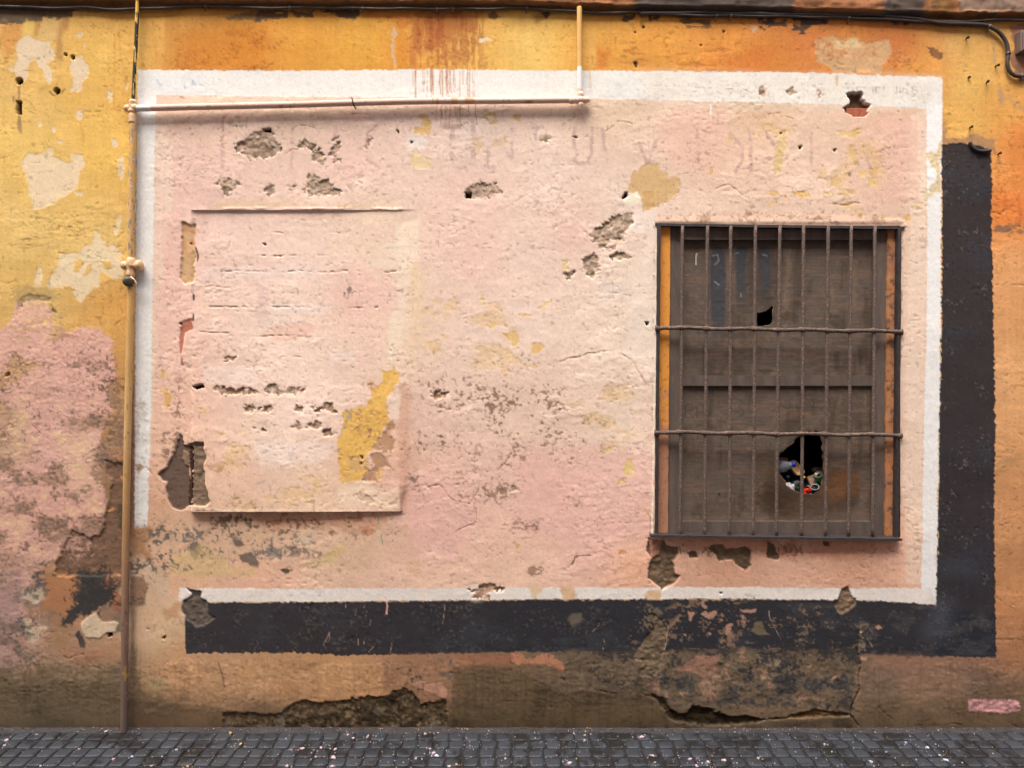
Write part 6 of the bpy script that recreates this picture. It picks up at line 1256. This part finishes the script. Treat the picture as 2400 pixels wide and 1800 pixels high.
def carton(name, label, loc, dims, rot, rgb):
    bm = bmesh.new(); box_bm(bm, tuple(-v / 2 for v in dims), tuple(v / 2 for v in dims), .0015); o = obj(name, bm, simple(name + "_card", rgb, .8)); o.location = loc; o.rotation_euler = rot; return tag(o, label, "carton")
crumple("grey_wrapper", "crumpled silver grey wrapper in the middle of the torn hole", "wrapper", P(1872, 1131, -.10), .055, .03, simple("grey_film", (128,126,130), .3, .3), 440, .016, (-.6, .1, 0))
crumple("brown_paper", "crumpled brown paper at the right of the torn hole", "paper", P(1905, 1140, -.10), .05, .035, simple("kraft_paper", (158,126,100), .9), 460, .014, (-.5, -.3, 0))
crumple("green_wrapper", "small dark green wrapper under the grey wrapper in the hole", "wrapper", P(1871, 1143, -.085), .035, .014, simple("green_film", (40,92,58), .4), 480, .008, (-.5, .2, 0))
carton("paper_carton", "pale brown carton leaning beside the green can", P(1903, 1126, -.13), (.042, .012, .055), (-.3, -.25, .2), (196,160,138))
carton("cardboard_box", "brown cardboard piece lying behind the green can", P(1917, 1101, -.20), (.06, .03, .022), (-.3, .15, .3), (150,120,90))
carton("card_scrap", "dull brown card scrap above the clear bottle", P(1836, 1077, -.16), (.05, .012, .022), (-.3, .1, .2), (128,92,74))
cup = tag(empty("black_cup"), "black cup with pale rim at the lower right of the torn hole", "cup")
bm, rg_ = lathe_bm([(.014, 0), (.021, .045), (.0195, .045), (.013, .004), (.0001, .004)], 24); obj("cup_wall", bm, simple("black_cup_plastic", (30,28,30), .3), cup, True)
bm, rg_ = lathe_bm([(.0205, .0448), (.0222, .0455), (.0222, .0475), (.0198, .0475), (.0196, .045)], 24, cap=False); obj("rim", bm, simple("pale_rim", (196,200,206), .4), cup, True)
aim(cup, P(1913, 1156, -.095), (-.35, -.45, .75))
bm, rg_ = lathe_bm([(.0001, 0), (.0065, 0), (.0065, .006), (.0001, .006)], 16); o = obj("yellow_stopper", bm, simple("yellow_cap", (246,196,40), .4), None, True); aim(o, P(1884, 1119, -.085), (.1, -.9, .4)); tag(o, "small yellow stopper among the black bags in the hole", "stopper")
bm, rg_ = lathe_bm([(.0001, -.009), (.007, -.008), (.010, 0), (.007, .008), (.0001, .009)], 16); o = obj("navy_stopper", bm, simple("navy_plastic", (30,34,66), .4), None, True); aim(o, P(1847, 1118, -.085), (.3, -.5, .6)); tag(o, "dark navy stopper below the clear bottle in the hole", "stopper")

# ---------------------------------------------------------------- pavement of small setts
N = NT("sett_stone"); p_ = N.pos(); oi = N.n("ShaderNodeObjectInfo"); n1 = N.noise(160, 5, .7, p_); n2 = N.noise(5.5, 6, .68, p_, .4)
c1 = N.mix(oi.outputs["Random"], lin((37,40,43)), lin((57,61,66))); c1 = N.mix(N.ramp(n1.outputs[0], [(.35, 0.0), (.7, 1.0)]), c1, lin((60,63,67)))
c1 = N.mix(N.ramp(n2.outputs[0], [(.50, 0.0), (.58, 0.95)]), c1, lin((29,28,26))); N.l(c1, N.b.inputs["Base Color"]); N.b.inputs["Roughness"].default_value = .5; N.bump(n1.outputs[0], .6, .002)
M_SETT = N.m
M_JOINT = mat_weathered("joint_dirt", (34,30,28), (25,22,21), 30, 0.95, 0, (42,38,36), 0.8)
SZ, GAP, Y0 = 0.0812, 0.0088, 0.034
bm = bmesh.new()
nxp, nyp = 120, 26; gv = [[bm.verts.new((X0 + (X1 - X0) * i / nxp, 0.02 - 2.6 * j / nyp, -0.008)) for i in range(nxp + 1)] for j in range(nyp + 1)]
for j in range(nyp):
    for i in range(nxp): bm.faces.new((gv[j][i], gv[j + 1][i], gv[j + 1][i + 1], gv[j][i + 1]))
pave = tag(obj("pavement", bm, M_JOINT), "dark grey small sett pavement at the foot of the wall", None, None, "structure")
def sett_geo(seed, dome=.0012):
    rg2 = random.Random(seed); h_ = SZ / 2 - GAP / 2; V_, F_ = [], []; n = 12
    jx = [rg2.uniform(-.0022, .0022) for _ in range(n)]
    for inset, z_ in ((0, -.014), (0.0003, -.0018), (.0022, 0), (.020, dome * rg2.uniform(-.2, .4))):
        for k in range(n):
            an = 2 * math.pi * (k + .5) / n; cx_, sy_ = [math.copysign(abs(v) ** .42, v) for v in (math.cos(an), math.sin(an))]
            r_ = h_ - inset + (jx[k] if inset < .01 else 0); V_.append((cx_ * r_, sy_ * r_, z_))
    for q_ in range(3):
        for k in range(n): F_.append((q_ * n + k, q_ * n + (k + 1) % n, (q_ + 1) * n + (k + 1) % n, (q_ + 1) * n + k))
    F_.append(tuple(range(3 * n, 4 * n))); return V_, F_
smesh = []
for k in range(8):
    me = bpy.data.meshes.new("sett"); me.from_pydata(*[sett_geo(k)[0], [], sett_geo(k)[1]]); me.materials.append(M_SETT); me.polygons.foreach_set("use_smooth", [True] * len(me.polygons)); smesh.append(me)
rowoff = [random.uniform(-.008, .008) for _ in range(60)]; SV, SF = [], []
geo = [sett_geo(50 + k) for k in range(10)]; rs_ = random.Random(5)
for row in range(31):
    yc = -(Y0 + SZ * (row + .5)); lim = 2.73 * (D + yc) / D + .06
    for col in range(-62, 63):
        xc = (col + .5) * SZ + rowoff[row] + .004 * math.sin(col * .7 + row); z_ = rs_.uniform(-.0022, .0004) - (.004 if row == 0 and rs_.random() < .5 else 0)
        ry = rs_.uniform(-.004, .004); rx = rs_.uniform(-.004, .004); rzz = rs_.uniform(-.02, .02)
        if row < 4 and abs(xc) < lim:
            o = bpy.data.objects.new("sett", smesh[rs_.randrange(8)]); o.location = (xc, yc, z_); o.rotation_euler = (rx, ry, rzz + rs_.randrange(4) * math.pi / 2); link(o, pave)
        elif abs(xc) < 4.6:
            V_, F_ = geo[rs_.randrange(10)]; b0 = len(SV); cz, sz_ = math.cos(rzz), math.sin(rzz)
            SV += [(xc + x * cz - y * sz_, yc + x * sz_ + y * cz, z_ + z + x * ry) for x, y, z in V_]; SF += [tuple(b0 + i for i in f) for f in F_]
me = bpy.data.meshes.new("setts_beyond"); me.from_pydata(SV, [], SF); me.materials.append(M_SETT); me.polygons.foreach_set("use_smooth", [True] * len(me.polygons))
o = link(bpy.data.objects.new("setts_beyond", me), pave); o["kind"] = "stuff"
# mortar fillet where paving meets the wall
fxs = np.arange(-2.9, 2.9, .012); fo = [(.02, .004), (-.006, .0035), (-.016, .001), (-.028, -.001), (-.038, -.009)]
FXX = np.repeat(fxs[None, :], len(fo), 0); FYY = np.array([q_[0] for q_ in fo])[:, None] + 0 * FXX; FZZ = np.array([q_[1] for q_ in fo])[:, None] + 0 * FXX
V = np.stack([FXX, FYY + .006 * fb(FXX, FYY * 9, .09, 60), FZZ + .0022 * fb(FXX, FYY * 9, .03, 64)], -1)
o = np_mesh("mortar_fillet", V.reshape(-1, 3), grid_faces(len(fo), len(fxs))[:, ::-1], mat_weathered("fillet_mortar", (60,57,56), (46,41,38), 12, 0.9, 0, (34,30,27), 0.7), None, pave)
# drips and flakes of paint fallen on the setts
def blob(x, y, z_, r_, seed):
    rg2 = random.Random(seed); n = 9; e1 = rg2.uniform(.55, 1.3); rot = rg2.uniform(0, 3.14); top, bot_ = [], []
    for k in range(n):
        an = 2 * math.pi * k / n; rr = r_ * rg2.uniform(.55, 1.15); a_, b_ = rr * math.cos(an) * e1, rr * math.sin(an) / e1 ** .5
        px_, py_ = x + a_ * math.cos(rot) - b_ * math.sin(rot), y + a_ * math.sin(rot) + b_ * math.cos(rot); top.append((px_, py_, z_ + .0012)); bot_.append((px_, py_, z_ - .003))
    return top, bot_
PV, PF, PM = [], [], []; rs_ = random.Random(21)
def add_blob(x, y, r_, m_, z_=.0030):
    t_, b_ = blob(x, y, z_, r_, rs_.random()); n = len(t_); b0 = len(PV); PV.extend(t_ + b_)
    PF.append(tuple(range(b0, b0 + n))); PM.append(m_)
    for k in range(n): PF.append((b0 + k, b0 + n + k, b0 + n + (k + 1) % n, b0 + (k + 1) % n)); PM.append(m_)
def ground(px, py):
    k = (GY - 900) / (py - 900.0); return (px - 1200) / S * k, -(D - D * k)
for k in range(1000):
    x = rs_.gauss(0, 1.25) if rs_.random() < .7 else rs_.uniform(-2.8, 2.8); y = -rs_.uniform(.01, .62); add_blob(x, y, min(.006, .0008 + rs_.expovariate(1 / .0008)), rs_.choice((0, 0, 0, 1, 1, 2)))
for px, py, r_, m_ in ((815,1723,.012,0),(828,1731,.013,0),(862,1727,.016,0),(709,1755,.014,0),(752,1753,.013,0),(786,1757,.012,0),(781,1776,.018,0),(778,1797,.014,0),(673,1796,.014,0),(1016,1766,.020,0),(1023,1772,.015,1),(1008,1756,.009,0),(996,1721,.012,0),(975,1779,.009,0),(1053,1797,.012,0),(1070,1793,.009,2),(1504,1728,.016,0),(1530,1772,.010,0),(1525,1771,.007,0),(1618,1780,.013,0),(1697,1783,.016,0),(1660,1787,.014,0),(1335,1789,.015,0),(1535,1788,.010,0),(1777,1778,.012,0),(1632,1796,.012,0),(2174,1753,.012,1),(2217,1782,.013,1),(2042,1786,.011,1),(1932,1745,.008,1),(2123,1741,.008,1),(15,1736,.016,0),(10,1748,.010,0),(248,1715,.010,0),(413,1758,.009,1),(564,1745,.013,2),(540,1719,.011,2),(185,1757,.007,0),(265,1780,.009,0),(310,1774,.009,1),(95,1796,.007,1),(440,1797,.010,2),(86,1722,.007,0),(355,1796,.008,0),(1370,1736,.010,0),(683,1758,.009,0),(740,1775,.010,0),(1345,1720,.006,0),(2202,1771,.008,1),(1185,1779,.010,0)):
    x, y = ground(px, py); add_blob(x, y, r_ * .75, m_)
    for q_ in range(4): add_blob(x + rs_.gauss(0, r_ * 2.2), y + rs_.gauss(0, r_ * 1.8), r_ * rs_.uniform(.08, .25), m_)
me = bpy.data.meshes.new("paint_splatter"); me.from_pydata(PV, [], PF)
for m_ in (simple("pink_white_paint", (200,176,178), .6), simple("blue_white_paint", (200,208,222), .6), simple("ochre_paint", (206,172,112), .7)): me.materials.append(m_)
me.polygons.foreach_set("material_index", PM); o = link(bpy.data.objects.new("paint_splatter", me)); tag(o, "pale pink and white paint drops spattered over the setts", None, None, "stuff")

# crumbs of plaster and grit gathered along the foot of the wall
GV, GF, GM = [], [], []; rs_ = random.Random(33)
for k in range(900):
    x = rs_.uniform(-2.9, 2.9); y = -.004 - abs(rs_.gauss(0, .022)) if rs_.random() < .75 else -rs_.uniform(.01, .4); r_ = min(.007, .0012 + rs_.expovariate(1 / .0013)); b0 = len(GV); z0 = .004 if y > -.03 else .0005
    for dx, dy, dz in ((1, 0, 0), (-1, 0, 0), (0, 1, 0), (0, -1, 0), (0, 0, .8), (0, 0, -.8)): GV.append((x + dx * r_ * rs_.uniform(.6, 1.2), y + dy * r_ * rs_.uniform(.6, 1.2), z0 + r_ * .5 + dz * r_ * rs_.uniform(.6, 1)))
    m_ = rs_.choice((0, 0, 1, 1, 2))
    for f in ((0, 2, 4), (2, 1, 4), (1, 3, 4), (3, 0, 4), (2, 0, 5), (1, 2, 5), (3, 1, 5), (0, 3, 5)): GF.append(tuple(b0 + i for i in f)); GM.append(m_)
me = bpy.data.meshes.new("grit"); me.from_pydata(GV, [], GF)
for m_ in (simple("dark_grit", (58,50,44), .9), simple("plaster_crumb", (150,122,96), .9), simple("pale_crumb", (188,160,140), .9)): me.materials.append(m_)
me.polygons.foreach_set("material_index", GM); tag(link(bpy.data.objects.new("grit", me)), "crumbs of plaster and grit along the foot of the wall", None, None, "stuff")

# ---------------------------------------------------------------- street beyond the frame: carriageway and an unseen block added to shade the lower wall
bm = bmesh.new(); v_ = [bm.verts.new(p_) for p_ in ((-80, -2.58, -.012), (-80, -60, -.012), (80, -60, -.012), (80, -2.58, -.012))]; bm.faces.new(v_); tag(obj("street", bm, mat_weathered("street_asphalt", (66,64,64), (54,52,52), 8, 0.9)), "dark street surface in front of the wall", None, None, "structure")
M_FAC = mat_weathered("shade_block_limewash", (206,196,182), (186,174,160), 2, 0.9)
face = empty("shade_block", (0, -6.2, 0)); tag(face, "unseen pale block across the street, added to shade the lower wall", None, None, "structure")
bm = bmesh.new(); box_bm(bm, (-22, -13, -.05), (22, -6.2, 11.5)); obj("shade_block_body", bm, M_FAC, face)
